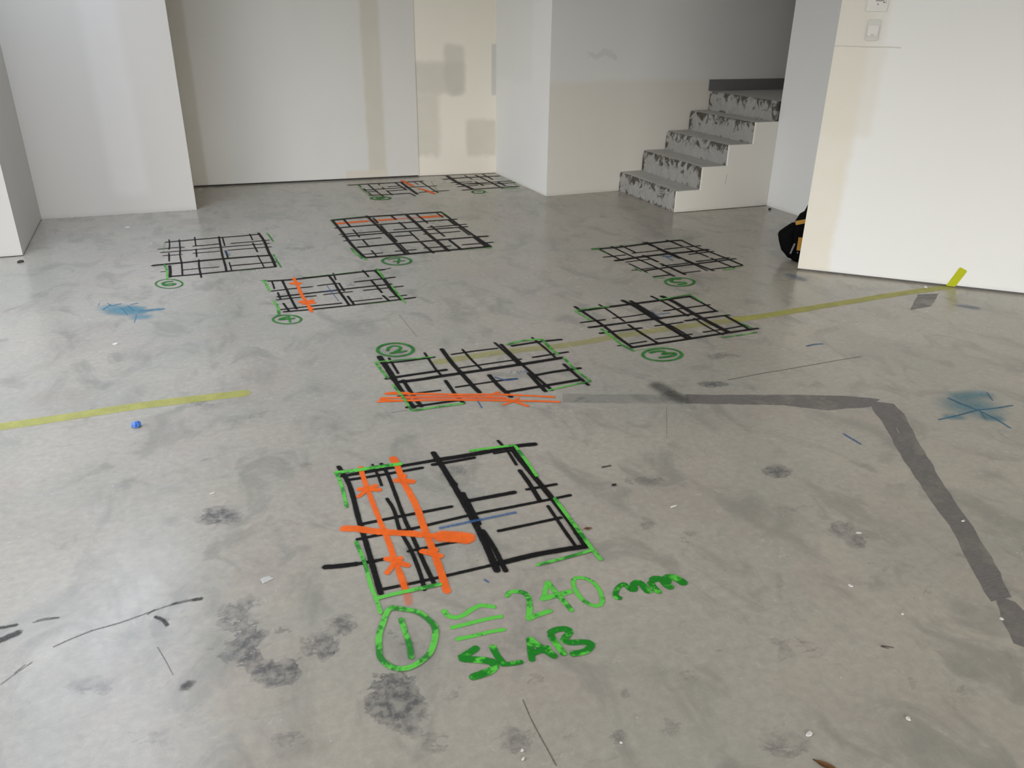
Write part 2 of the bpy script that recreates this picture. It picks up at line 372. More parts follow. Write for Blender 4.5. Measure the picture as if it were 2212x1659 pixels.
  ('ring', 10.4, ((1117, 5208), (1152, 5239), (1198, 5246), (1243, 5229), (1275, 5190), (1287, 5141), (1276, 5094), (1244, 5060), (1201, 5047), (1156, 5058), (1120, 5091), (1102, 5137), (1106, 5186), (1132, 5226), (1174, 5246),)),
  ('digit', 8.8, ((1141, 5200), (1215, 5203), (1219, 5180), (1185, 5084),)),
  ('digit', 10.2, ((1168, 5143), (1243, 5131),)),
 ],
 'eight': [
  ('K', 19.4, ((1385, 7882), (1623, 7883), (1872, 7873), (2138, 7873),)),
  ('K', 14.8, ((1478, 7601), (1723, 7599), (1912, 7600), (2194, 7589),)),
  ('K', 15.0, ((1736, 7690), (1862, 7695),)),
  ('K', 12.9, ((1484, 7515), (1590, 7510),)),
  ('K', 14.2, ((1697, 7489), (1861, 7499),)),
  ('K', 17.0, ((1473, 7336), (1697, 7324), (1856, 7322),)),
  ('K', 14.2, ((1947, 7334), (2062, 7338), (2239, 7336),)),
  ('K', 7.5, ((1483, 7904), (1490, 7778),)),
  ('K', 9.6, ((1493, 7673), (1490, 7546),)),
  ('K', 7.2, ((1498, 7470), (1498, 7308),)),
  ('K', 8.2, ((1577, 7897), (1578, 7527), (1591, 7239),)),
  ('K', 6.3, ((1677, 7865), (1674, 7777),)),
  ('K', 7.8, ((1674, 7688), (1674, 7580),)),
  ('K', 8.8, ((1679, 7515), (1681, 7289),)),
  ('K', 10.2, ((1849, 7880), (1856, 7674), (1864, 7477),)),
  ('K', 14.9, ((1909, 7884), (1907, 7549), (1910, 7256),)),
  ('K', 8.6, ((1857, 7313), (1870, 7181),)),
  ('K', 4.9, ((2035, 7844), (2040, 7705),)),
  ('K', 8.2, ((2102, 7870), (2103, 7596), (2111, 7252),)),
  ('O', 21.4, ((1939, 7968), (1956, 7800), (1972, 7638),)),
  ('O', 21.6, ((1991, 7522), (2032, 7403), (2066, 7226),)),
  ('g', 15.7, ((1475, 7884), (1473, 7560), (1484, 7313),)),
  ('g', 5.9, ((2200, 7816), (2131, 7350),)),
  ('ring', 15.0, ((1476, 7232), (1505, 7253), (1546, 7256), (1586, 7241), (1617, 7212), (1631, 7176), (1624, 7142), (1598, 7118), (1559, 7111), (1518, 7121), (1484, 7147), (1466, 7181), (1467, 7217), (1489, 7244), (1525, 7257),)),
  ('digit', 16.1, ((1516, 7216), (1544, 7169), (1581, 7196), (1556, 7219), (1514, 7171), (1538, 7140),)),
 ],
 'nine': [
  ('K', 20.6, ((2355, 7899), (2587, 7924), (2965, 7905),)),
  ('K', 14.1, ((2374, 7704), (2590, 7692),)),
  ('K', 15.3, ((2395, 7606), (2656, 7602), (2983, 7615),)),
  ('K', 14.6, ((2375, 7487), (2586, 7501),)),
  ('K', 15.4, ((2511, 7588), (2752, 7525), (2990, 7519),)),
  ('K', 17.7, ((2367, 7308), (2644, 7323), (2950, 7327),)),
  ('K', 19.6, ((2446, 8078), (2438, 7740), (2459, 7483), (2474, 7325),)),
  ('K', 9.0, ((2627, 8046), (2635, 7811),)),
  ('K', 11.8, ((2622, 7682), (2632, 7459),)),
  ('K', 11.3, ((2743, 8035), (2758, 7639), (2761, 7268),)),
  ('K', 10.2, ((2831, 8049), (2829, 7736),)),
  ('K', 11.9, ((2830, 7616), (2835, 7394),)),
  ('g', 37.8, ((2749, 7259), (2918, 7270),)),
  ('g', 12.0, ((2967, 7573), (2950, 7371),)),
  ('ring', 13.5, ((2441, 7228), (2467, 7252), (2498, 7260), (2526, 7250), (2543, 7223), (2546, 7188), (2534, 7152), (2510, 7125), (2480, 7113), (2452, 7120), (2431, 7142), (2424, 7175), (2432, 7212), (2453, 7242), (2482, 7259),)),
  ('digit', 5.0, ((2468, 7208), (2503, 7214), (2498, 7174), (2468, 7183),)),
  ('g', 14.4, ((2506, 7126), (2571, 7146),)),
 ],
 'left_line': [
  ('Y', 30.5, ((-951, 3340), (-856, 3343), (-644, 3347), (-350, 3359), (-113, 3349), (82, 3338),)),
 ],
 'right_line': [
  ('y', 31.2, ((950, 3387), (1307, 3401), (1624, 3379), (1961, 3403), (2290, 3410), (2674, 3404),)),
  ('Y', 30.8, ((2662, 3409), (2893, 3407), (3282, 3430), (3591, 3445), (3892, 3461), (4305, 3463),)),
 ],
 'west_blue': [
  ('C', 68.9, ((-577, 4764), (-480, 4706), (-392, 4634),)),
  ('C', 60.2, ((-542, 4687), (-434, 4616), (-359, 4606),)),
  ('C', 46.2, ((-419, 4532), (-326, 4515),)),
  ('C', 28.8, ((-387, 4608), (-321, 4625), (-264, 4622),)),
  ('C', 46.8, ((-462, 4724), (-369, 4659),)),
  ('c', 2.1, ((-599, 4848), (-602, 4790),)),
  ('c', 3.7, ((-537, 4801), (-574, 4714),)),
  ('c', 2.8, ((-558, 4833), (-536, 4783),)),
  ('c', 6.5, ((-484, 4799), (-535, 4775),)),
  ('c', 6.7, ((-435, 4765), (-397, 4777),)),
  ('c', 2.0, ((-397, 4572), (-405, 4436),)),
  ('c', 2.2, ((-481, 4722), (-442, 4580),)),
  ('c', 6.6, ((-388, 4632), (-257, 4627),)),
  ('c', 2.5, ((-451, 4754), (-411, 4641),)),
 ],
 'east_blue': [
  ('C', 116.7, ((2888, 2172), (2987, 2146), (3059, 2091),)),
  ('C', 50.9, ((2989, 2243), (3088, 2233), (3167, 2209),)),
  ('C', 36.7, ((2934, 2053), (3006, 2014),)),
  ('C', 31.5, ((2793, 2114), (2860, 2080),)),
  ('c', 7.3, ((2958, 2245), (2965, 2173), (2979, 2111),)),
  ('c', 5.5, ((2979, 2111), (2978, 2024), (2964, 1941),)),
  ('c', 4.8, ((2979, 2111), (2859, 2103), (2744, 2100),)),
  ('c', 5.4, ((2979, 2111), (3067, 2098), (3164, 2092),)),
  ('c', 3.7, ((3172, 2228), (3122, 2155),)),
 ],
 'blue_ticks': [
  ('B', 6.7, ((2281, 2139), (2281, 2093), (2283, 2045),)),
  ('B', 9.0, ((2779, 2955), (2837, 2961), (2882, 2952),)),
  ('b', 50.4, ((3518, 4027), (3527, 3938), (3538, 3871),)),
  ('b', 42.7, ((4056, 3185), (4130, 3090),)),
  ('B', 4.5, ((627, 1781), (635, 1764),)),
 ],
 'scuffs': [
  ('D', 8.4, ((-146, 1980), (-169, 1982),)),
  ('d', 7.4, ((-161, 1981), (-191, 1984), (-227, 1983),)),
  ('d', 3.6, ((-209, 1985), (-275, 1972), (-355, 1953), (-423, 1946),)),
  ('d', 3.8, ((-269, 1978), (-289, 1961),)),
  ('d', 3.5, ((-423, 1946), (-476, 1929), (-513, 1913),)),
  ('d', 2.6, ((-570, 1869), (-592, 1845),)),
  ('d', 2.2, ((-555, 1873), (-592, 1840), (-618, 1814),)),
  ('D', 6.2, ((-662, 2045), (-637, 2041), (-612, 2041),)),
  ('D', 12.6, ((-655, 1985), (-630, 1995), (-601, 2007),)),
  ('d', 3.5, ((-576, 2036), (-543, 2035), (-511, 2031),)),
  ('d', 3.4, ((-566, 2041), (-543, 2041), (-511, 2033),)),
  ('d', 1.6, ((-261, 1819), (-241, 1759), (-224, 1702),)),
  ('D', 5.9, ((-269, 1946), (-248, 1923), (-237, 1895),)),
  ('d', 16.5, ((-202, 1642), (-181, 1663),)),
  ('d', 4.6, ((2151, 2739), (2332, 2747), (2521, 2748), (2743, 2752), (2947, 2753),)),
  ('d', 1.1, ((1736, 2589), (1595, 2356),)),
  ('d', 1.8, ((949, 4099), (952, 3927), (956, 3738),)),
  ('d', 2.5, ((626, 2936), (699, 2937),)),
  ('d', 2.9, ((1517, 1155), (1530, 1140),)),
  ('d', 2.3, ((563, 1320), (559, 1257), (560, 1193), (562, 1119),)),
  ('d', 46.8, ((1811, 2823), (1841, 2609),)),
  ('D', 6.1, ((1247, 2237), (1285, 2237),)),
 ],
}
# stain = (x, y, then the 2x2 matrix that maps an offset in metres to the unit disc, darkness)
STAINS = [
  (0.027, 1.707, 25.13, -2.78, -6.97, -18.59, -0.65),
  (0.173, 1.596, 42.53, -7.69, -18.26, -48.62, -0.80),
  (-0.068, 1.968, 26.60, -1.68, -17.49, -46.87, -0.60),
  (0.092, 1.815, 20.10, -2.65, -8.53, -22.82, -0.50),
  (-0.015, 1.723, 7.17, -0.66, -2.78, -7.42, 0.75),
  (-0.075, 1.858, 18.51, -1.17, -3.47, -9.27, 0.60),
  (0.022, 1.631, 13.57, -1.52, -5.32, -14.16, 0.90),
  (0.143, 1.664, 10.46, -1.70, -4.97, -13.26, 0.60),
  (0.210, 1.732, 19.98, -3.72, -5.53, -14.77, 0.60),
  (-0.046, 1.928, 16.09, -1.17, -7.17, -19.19, 0.57),
  (0.275, 1.424, 11.72, -2.87, -4.47, -11.87, 1.00),
  (0.285, 1.491, 14.22, -3.45, -7.71, -20.49, 0.90),
  (0.283, 1.346, 22.60, -5.85, -7.53, -19.95, 0.60),
  (-0.085, 2.393, 12.62, -0.62, -5.89, -15.93, 0.85),
  (-0.091, 2.762, 17.78, -0.74, -8.56, -23.36, 0.50),
  (0.177, 2.719, 14.82, -1.81, -6.20, -16.94, 0.50),
  (0.343, 1.625, 12.25, -3.11, -4.50, -11.99, 0.52),
  (0.417, 1.616, 19.52, -5.60, -7.97, -21.27, 0.52),
  (1.838, 1.985, 11.52, -9.06, -5.85, -15.95, 0.75),
  (2.060, 2.723, 10.62, -7.22, -7.49, -20.81, 0.80),
  (1.807, 2.685, 10.65, -6.52, -4.00, -11.08, 0.55),
  (1.428, 2.787, 9.99, -4.83, -7.36, -20.36, 0.50),
  (2.365, 2.973, 5.24, -3.76, -6.31, -17.67, 0.57),
  (1.804, 1.625, 13.13, -11.77, -5.34, -14.43, 0.52),
  (1.805, 1.543, 17.80, -16.55, -6.41, -17.29, 0.57),
  (1.819, 1.274, 18.77, -20.03, -6.56, -17.59, 0.50),
  (1.346, 2.104, 7.56, -4.33, -7.84, -21.35, 0.52),
  (1.299, 1.757, 16.60, -10.57, -6.33, -17.07, 0.47),
  (1.227, 1.866, 19.21, -11.15, -6.59, -17.80, 0.47),
  (0.624, 5.727, 7.38, -0.99, -2.54, -7.52, 0.60),
  (1.095, 5.676, 7.39, -1.55, -3.06, -9.07, 0.50),
  (-0.191, 1.654, 67.07, -1.24, -19.63, -52.17, 0.80),
  (-0.251, 1.928, 42.80, 0.29, -19.07, -50.98, 0.60),
  (2.521, 1.682, 13.63, -16.11, -9.00, -24.51, 0.52),
  (2.271, 2.994, 12.39, -8.52, -7.14, -20.01, 0.52),
  (0.115, 3.130, 9.00, -0.83, -3.99, -11.00, 0.42),
  (-0.133, 3.313, 7.75, -0.20, -3.04, -8.41, 0.47),
  (0.203, 2.655, 9.99, -1.32, -4.09, -11.18, 0.47),
  (0.258, 2.370, 8.02, -1.30, -4.02, -10.90, 0.42),
  (-0.340, 3.002, 10.25, 0.30, -4.28, -11.73, 0.32),
  (1.348, 1.108, 11.30, -10.18, -6.45, -17.16, 0.42),
  (1.260, 0.949, 16.24, -15.17, -10.74, -28.43, 0.47),
  (1.303, 1.229, 8.33, -6.81, -5.17, -13.78, 0.42),
  (1.500, 1.018, 11.00, -11.44, -7.74, -20.55, 0.42),
  (1.068, 0.974, 8.65, -6.94, -7.03, -18.60, 0.42),
  (0.594, 1.222, 12.12, -5.36, -6.61, -17.52, 0.52),
  (0.509, 1.212, 17.58, -7.01, -5.51, -14.57, 0.47),
  (0.792, 1.252, 11.19, -6.04, -9.61, -25.51, 0.47),
  (0.723, 1.145, 20.83, -11.10, -9.05, -23.95, 0.52),
  (0.864, 1.134, 13.25, -8.15, -6.51, -17.25, 0.42),
  (0.608, 1.369, 13.34, -5.56, -7.69, -20.43, 0.47),
  (-0.405, 1.703, 10.99, 0.80, -5.39, -14.31, 0.42),
  (-0.478, 1.641, 17.41, 1.86, -6.59, -17.45, 0.42),
  (-0.297, 1.531, 14.72, 0.43, -6.08, -16.10, 0.47),
  (0.036, 1.391, 12.14, -1.60, -6.91, -18.30, 0.47),
  (0.341, 1.276, 15.19, -4.53, -6.90, -18.25, 0.47),
  (0.412, 1.395, 21.19, -6.69, -6.02, -15.99, 0.42),
  (1.729, 1.797, 8.60, -6.90, -4.05, -10.97, 0.37),
  (1.626, 2.207, 6.93, -4.51, -4.84, -13.24, 0.37),
  (1.226, 2.431, 8.41, -3.99, -5.16, -14.15, 0.37),
  (0.958, 2.692, 6.30, -2.25, -5.31, -14.62, 0.32),
  (0.253, 3.035, 7.68, -1.01, -3.71, -10.22, 0.37),
  (1.761, 1.410, 9.27, -8.98, -5.23, -14.05, 0.42),
  (2.057, 1.373, 12.91, -14.63, -4.95, -13.32, 0.42),
  (1.562, 0.962, 10.92, -12.16, -5.96, -15.83, 0.37),
  (2.985, 2.501, 3.92, -4.00, -4.53, -12.62, 0.32),
  (2.500, 2.565, 4.77, -4.06, -5.60, -15.55, 0.37),
  (2.806, 3.140, 5.55, -4.46, -4.91, -13.86, 0.32),
  (0.107, 4.733, 4.85, -0.31, -3.22, -9.24, 0.32),
  (-0.467, 3.911, 5.57, 0.29, -3.01, -8.41, 0.27),
  (-0.745, 5.030, 6.92, 0.62, -2.78, -7.98, 0.32),
  (1.412, 4.566, 5.54, -1.75, -3.43, -9.92, 0.32),
  (2.077, 4.890, 4.17, -1.74, -2.81, -8.24, 0.32),
  (3.218, 5.828, 2.56, -1.37, -2.32, -7.04, 0.32),
  (0.649, 7.234, 2.83, -0.32, -2.71, -8.34, 0.32),
  (-0.778, 6.818, 4.45, 0.32, -2.65, -7.96, 0.42),
  (0.686, 2.066, 10.47, -3.55, -4.41, -11.92, 0.37),
  (0.726, 2.393, 14.24, -4.49, -4.25, -11.59, 0.52),
  (0.484, 2.007, 11.23, -3.03, -3.63, -9.78, 0.42),
  (1.313, 1.576, 12.12, -8.42, -6.30, -16.93, 0.37),
  (1.290, 1.367, 10.74, -8.11, -6.19, -16.56, 0.37),
  (1.119, 1.297, 13.85, -9.63, -8.29, -22.10, 0.42),
  (0.974, 1.248, 18.43, -11.73, -11.33, -30.13, 0.42),
]
PATCHES = {
 'faint_strip': ((1.374, 2.862), (1.574, 2.785), (1.805, 2.701), (1.940, 2.652), (1.887, 2.573), (1.755, 2.620), (1.532, 2.706), (1.337, 2.781)),
 'long_strip': ((1.882, 2.673), (2.034, 2.613), (2.289, 2.526), (2.552, 2.416), (2.663, 2.341), (2.562, 2.290), (2.458, 2.314), (2.371, 2.327), (2.216, 2.435), (1.979, 2.535), (1.831, 2.593)),
 'slant_strip': ((2.610, 2.340), (2.685, 2.284), (2.652, 2.188), (2.492, 1.949), (2.316, 1.659), (2.204, 1.449), (2.112, 1.303), (2.024, 1.176), (1.949, 1.183), (2.038, 1.331), (2.133, 1.475), (2.218, 1.648), (2.352, 1.904), (2.511, 2.171), (2.555, 2.269)),
 'end_strip': ((1.988, 1.200), (2.018, 1.157), (1.991, 1.085), (1.884, 1.002), (1.861, 1.038), (1.912, 1.114)),
 'short_patch': ((3.999, 3.414), (4.139, 3.384), (3.897, 3.214), (3.726, 3.206)),
 'smear_b': ((3.237, 3.136), (3.439, 3.143), (3.477, 2.888), (3.400, 2.755), (3.268, 2.870), (3.195, 2.988)),
 'smear_c': ((3.014, 3.439), (3.147, 3.326), (3.115, 3.141), (2.996, 3.221)),
 'light_smear': ((3.756, 3.734), (3.807, 3.717), (3.757, 3.452), (3.710, 3.459), (3.682, 3.601)),
}
SPOT = {
 'leaf_a': (1.119, 0.908),
 'leaf_b': (1.026, 1.904),
 'leaf_c': (1.231, 2.110),
 'flake_a': (0.031, 2.003),
 'flake_b': (1.145, 0.991),
 'flake_c': (1.396, 0.944),
 'flake_d': (1.622, 1.379),
 'flake_e': (1.669, 1.231),
 'flake_f': (1.914, 1.119),
 'flake_g': (1.837, 1.580),
 'flake_h': (1.358, 1.922),
 'flake_i': (-0.530, 6.720),
 'flake_j': (-0.093, 2.543),
 'flake_k': (3.799, 3.155),
 'flake_l': (-0.479, 4.147),
 'scrap': (-0.353, 3.160),
 'stone_a': (-1.137, 5.905),
 'stone_b': (4.650, 5.673),
 'stone_c': (4.158, 3.504),
 'twig': (1.532, 1.146),
 'stick': (2.507, 2.086),
 'flake_m': (0.506, 1.184),
 'flake_n': (0.500, 1.162),
 'flake_o': (0.725, 1.124),
 'flake_p': (2.215, 1.512),
 'flake_q': (-0.631, 2.041),
 'flake_r': (-0.504, 1.732),
}


# ------------------------------------------------------------------ helpers
def link(name, me, parent=None):
    o = bpy.data.objects.new(name, me)
    COL.objects.link(o)
    if parent is not None:
        o.parent = parent
    return o

def obj(name, bm, mats, parent=None, smooth=False):
    me = bpy.data.meshes.new(name)
    bm.normal_update()
    bm.to_mesh(me)
    bm.free()
    for m in (mats if isinstance(mats, (list, tuple)) else [mats]):
        me.materials.append(m)
    if smooth:
        for p in me.polygons:
            p.use_smooth = True
    return link(name, me, parent)

def thing(name, label, cat, loc=(0, 0, 0), rz=0.0, group=None):
    o = bpy.data.objects.new(name, None)
    COL.objects.link(o)
    o.location = loc
    o.rotation_euler = (0, 0, rz)
    return tag(o, label, cat, group)

def tag(o, label, cat, group=None):
    o['label'] = label
    o['category'] = cat
    if group:
        o['group'] = group
    return o

def struct(o):
    o['kind'] = 'structure'
    return o

def add_box(bm, x0, x1, y0, y1, z0, z1, bevel=0.0):
    r = bmesh.ops.create_cube(bm, size=1.0)
    for v in r['verts']:
        v.co = Vector(((x0 + x1) / 2 + v.co.x * (x1 - x0), (y0 + y1) / 2 + v.co.y * (y1 - y0), (z0 + z1) / 2 + v.co.z * (z1 - z0)))
    if bevel > 0:
        es = list({e for v in r['verts'] for e in v.link_edges})
        bmesh.ops.bevel(bm, geom=es, offset=bevel, segments=2, affect='EDGES', profile=0.7)

def add_prism(bm, pts, z0, z1):
    a = [bm.verts.new((x, y, z0)) for x, y in pts]
    b = [bm.verts.new((x, y, z1)) for x, y in pts]
    n = len(pts)
    fs = [bm.faces.new(a[::-1]), bm.faces.new(b)]
    for i in range(n):
        fs.append(bm.faces.new((a[i], a[(i + 1) % n], b[(i + 1) % n], b[i])))
    bmesh.ops.recalc_face_normals(bm, faces=fs)

def prism(name, pts, z0, z1, mat, parent=None):
    bm = bmesh.new()
    add_prism(bm, pts, z0, z1)
    return obj(name, bm, mat, parent)

# ------------------------------------------------------------------ materials
class NT:
    def __init__(self, name):
        self.m = bpy.data.materials.new(name)
        self.m.use_nodes = True
        self.t = self.m.node_tree
        self.t.nodes.clear()
        self.out = self.n('ShaderNodeOutputMaterial')
    def n(self, kind, **kw):
        nd = self.t.nodes.new(kind)
        for k, v in kw.items():
            setattr(nd, k, v)
        return nd
    def l(self, a, b):
        self.t.links.new(a, b)
    def put(self, sock, v):
        if hasattr(v, 'is_output'):
            self.l(v, sock)
        else:
            sock.default_value = v
    def math(self, op, a, b=0.0, c=0.0, clamp=False):
        nd = self.n('ShaderNodeMath', operation=op, use_clamp=clamp)
        for s, v in zip(nd.inputs, (a, b, c)):
            self.put(s, v)
        return nd.outputs[0]
    def smooth(self, x, lo, hi, a=0.0, b=1.0):
        nd = self.n('ShaderNodeMapRange', interpolation_type='SMOOTHSTEP')
        self.put(nd.inputs[0], x)
        for s, v in zip(nd.inputs[1:5], (lo, hi, a, b)):
            self.put(s, v)
        return nd.outputs[0]
    def noise(self, vec, scale, detail=4.0, rough=0.55, dist=0.0):
        nd = self.n('ShaderNodeTexNoise')
        self.l(vec, nd.inputs['Vector'])
        nd.inputs['Scale'].default_value = scale
        nd.inputs['Detail'].default_value = detail
        nd.inputs['Roughness'].default_value = rough
        nd.inputs['Distortion'].default_value = dist
        return nd.outputs['Fac']
    def mix(self, f, a, b):
        nd = self.n('ShaderNodeMix', data_type='RGBA')
        self.put(nd.inputs[0], f)
        for s, v in ((nd.inputs[6], a), (nd.inputs[7], b)):
            self.put(s, v if hasattr(v, 'is_output') else (*v, 1.0))
        return nd.outputs[2]
    def obj(self, scale=None):
        c = self.n('ShaderNodeTexCoord').outputs['Object']
        if scale is None:
            return c
        mp = self.n('ShaderNodeMapping')
        mp.inputs['Scale'].default_value = scale
        self.l(c, mp.inputs[0])
        return mp.outputs[0]
    def bsdf(self, col, rough=0.6, spec=0.5, bump=None, bstr=0.2, bdist=0.002, metal=0.0):
        b = self.n('ShaderNodeBsdfPrincipled')
        self.put(b.inputs['Base Color'], col if hasattr(col, 'is_output') else (*col, 1.0))
        self.put(b.inputs['Roughness'], rough)
        self.put(b.inputs['Specular IOR Level'], spec)
        b.inputs['Metallic'].default_value = metal
        if bump is not None:
            bp = self.n('ShaderNodeBump')
            bp.inputs['Strength'].default_value = bstr
            bp.inputs['Distance'].default_value = bdist
            self.l(bump, bp.inputs['Height'])
            self.l(bp.outputs[0], b.inputs['Normal'])
        return b
    def done(self, sh):
        self.l(sh, self.out.inputs['Surface'])
        return self.m

def plain(name, col, rough=0.6, var=0.12, scale=30.0, spec=0.4, metal=0.0):
    t = NT(name)
    n = t.noise(t.obj(), scale, 5)
    lo = tuple(c * (1 - var) for c in col)
    hi = tuple(min(1, c * (1 + var)) for c in col)
    return t.done(t.bsdf(t.mix(n, lo, hi), rough, spec, n, 0.15, 0.001, metal).outputs[0])

def wall_mat(name, base, patches=(), rough=0.75, var=0.035):
    """Painted plaster. patch = (dir x, dir y, u0, u1, z0, z1, softness, wobble, colour, strength)."""
    t = NT(name)
    c = t.obj()
    big = t.noise(t.obj((1, 1, 0.45)), 1.6, 4)
    mid = t.noise(c, 7.0, 4)
    fine = t.noise(c, 420.0, 3)
    col = t.mix(big, tuple(x * (1 - var) for x in base), tuple(min(1, x * (1 + var)) for x in base))
    sep = t.n('ShaderNodeSeparateXYZ')
    t.l(c, sep.inputs[0])
    wob = t.math('SUBTRACT', mid, 0.5)
    for dx, dy, u0, u1, z0, z1, soft, amp, pc, st in patches:
        u = t.math('ADD', t.math('MULTIPLY', sep.outputs[0], dx), t.math('MULTIPLY', sep.outputs[1], dy))
        uw = t.math('ADD', u, t.math('MULTIPLY', wob, amp))
        zw = t.math('ADD', sep.outputs[2], t.math('MULTIPLY', wob, amp * 1.4))
        m = t.math('MULTIPLY', t.smooth(uw, u0 - soft, u0 + soft), t.smooth(uw, u1 - soft, u1 + soft, 1.0, 0.0))
        m = t.math('MULTIPLY', m, t.math('MULTIPLY', t.smooth(zw, z0 - soft, z0 + soft), t.smooth(zw, z1 - soft, z1 + soft, 1.0, 0.0)))
        m = t.math('MULTIPLY', m, t.math('MULTIPLY_ADD', mid, 0.5, 0.75))
        col = t.mix(t.math('MULTIPLY', m, st, clamp=True), col, pc)
    # a patchy darker band where the skirting would be
    dz = t.smooth(t.math('ADD', sep.outputs[2], t.math('MULTIPLY', wob, 0.06)), 0.0, 0.035, 0.35, 0.0)
    col = t.mix(t.math('MULTIPLY', dz, mid), col, (0.25, 0.24, 0.22))
    return t.done(t.bsdf(col, rough, 0.35, t.math('ADD', fine, t.math('MULTIPLY', mid, 0.6)), 0.18, 0.0012).outputs[0])

def floor_mat():
    t = NT('worn concrete slab')
    c = t.obj()
    n1 = t.noise(c, 1.3, 7, 0.6, 0.4)
    n2 = t.noise(c, 6.5, 9, 0.62, 0.6)
    n3 = t.noise(c, 38.0, 6, 0.62)
    n4 = t.noise(c, 330.0, 3, 0.6)
    n5 = t.noise(t.obj((1.6, 1.0, 1.0)), 3.1, 6, 0.6, 1.0)
    n6 = t.noise(c, 2.3, 5, 0.55, 0.3)
    n7 = t.noise(t.obj((1.0, 2.6, 1.0)), 11.0, 8, 0.68, 1.2)
    st = t.n('ShaderNodeAttribute', attribute_name='stain').outputs['Fac']
    col = t.mix(t.smooth(n1, 0.34, 0.66), (0.388, 0.370, 0.310), (0.462, 0.416, 0.346))
    col = t.mix(t.smooth(n6, 0.48, 0.66, 0.0, 0.55), col, (0.410, 0.352, 0.298))          # rosy patches
    col = t.mix(t.smooth(n2, 0.50, 0.80, 0.0, 0.45), col, (0.43, 0.405, 0.36))
    col = t.mix(t.smooth(n5, 0.48, 0.68, 0.0, 0.62), col, (0.235, 0.232, 0.198))          # greenish grey patches
    col = t.mix(t.smooth(n7, 0.54, 0.76, 0.0, 0.30), col, (0.20, 0.197, 0.185))           # dark worn streaks
    col = t.mix(t.smooth(n7, 0.28, 0.46, 0.13, 0.0), col, (0.46, 0.44, 0.40))
    col = t.mix(t.smooth(n3, 0.30, 0.72, 0.28, 0.0), col, (0.22, 0.213, 0.195))
    col = t.mix(t.smooth(n3, 0.58, 0.80, 0.0, 0.30), col, (0.48, 0.46, 0.42))
    # stains, each with its own ragged outline and worn through spots
    f = t.math('ADD', st, t.math('MULTIPLY', t.math('SUBTRACT', n2, 0.5), 2.1))
    f = t.math('ADD', f, t.math('MULTIPLY', t.math('SUBTRACT', n3, 0.5), 0.9))
    f = t.math('ADD', f, t.math('MULTIPLY', t.math('SUBTRACT', n7, 0.5), 0.7))
    hard = t.math('MULTIPLY', t.smooth(f, 0.46, 0.56), t.smooth(st, 0.10, 0.80, 0.20, 0.95))
    hard = t.math('MULTIPLY', hard, t.smooth(n3, 0.36, 0.62, 1.0, 0.42))
    col = t.mix(hard, col, (0.100, 0.096, 0.096))
    # plaster splashes and grit
    for sc, rad, keep, pc in ((9.0, 0.045, 0.86, (0.68, 0.67, 0.63)), (26.0, 0.070, 0.88, (0.62, 0.60, 0.56)), (17.0, 0.050, 0.84, (0.06, 0.055, 0.05))):
        v = t.n('ShaderNodeTexVoronoi')
        v.inputs['Scale'].default_value = sc
        w = t.n('ShaderNodeVectorMath', operation='ADD')
        t.l(t.obj((1.0, 1.0, 0.0)), w.inputs[0])
        sn = t.n('ShaderNodeTexNoise')
        sn.inputs['Scale'].default_value = 60.0
        t.l(c, sn.inputs['Vector'])
        k = t.n('ShaderNodeVectorMath', operation='SCALE')
        k.inputs['Scale'].default_value = 0.012
        t.l(sn.outputs['Color'], k.inputs[0])
        t.l(k.outputs[0], w.inputs[1])
        t.l(w.outputs[0], v.inputs['Vector'])
        sepc = t.n('ShaderNodeSeparateColor')
        t.l(v.outputs['Color'], sepc.inputs[0])
        r = t.math('MULTIPLY', t.math('GREATER_THAN', sepc.outputs[0], keep), t.math('MULTIPLY', sepc.outputs[1], rad))
        m = t.math('LESS_THAN', v.outputs['Distance'], r)
        col = t.mix(t.math('MULTIPLY', m, 0.8), col, pc)
    col = t.mix(t.smooth(n4, 0.25, 0.75, 0.16, 0.0), col, (0.12, 0.118, 0.11))
    rough = t.smooth(n2, 0.3, 0.75, 0.17, 0.30)
    bump = t.math('ADD', t.math('MULTIPLY', n3, 0.6), t.math('ADD', t.math('MULTIPLY', n4, 0.35), t.math('MULTIPLY', hard, -0.5)))
    return t.done(t.bsdf(col, rough, 0.35, bump, 0.14, 0.002).outputs[0])

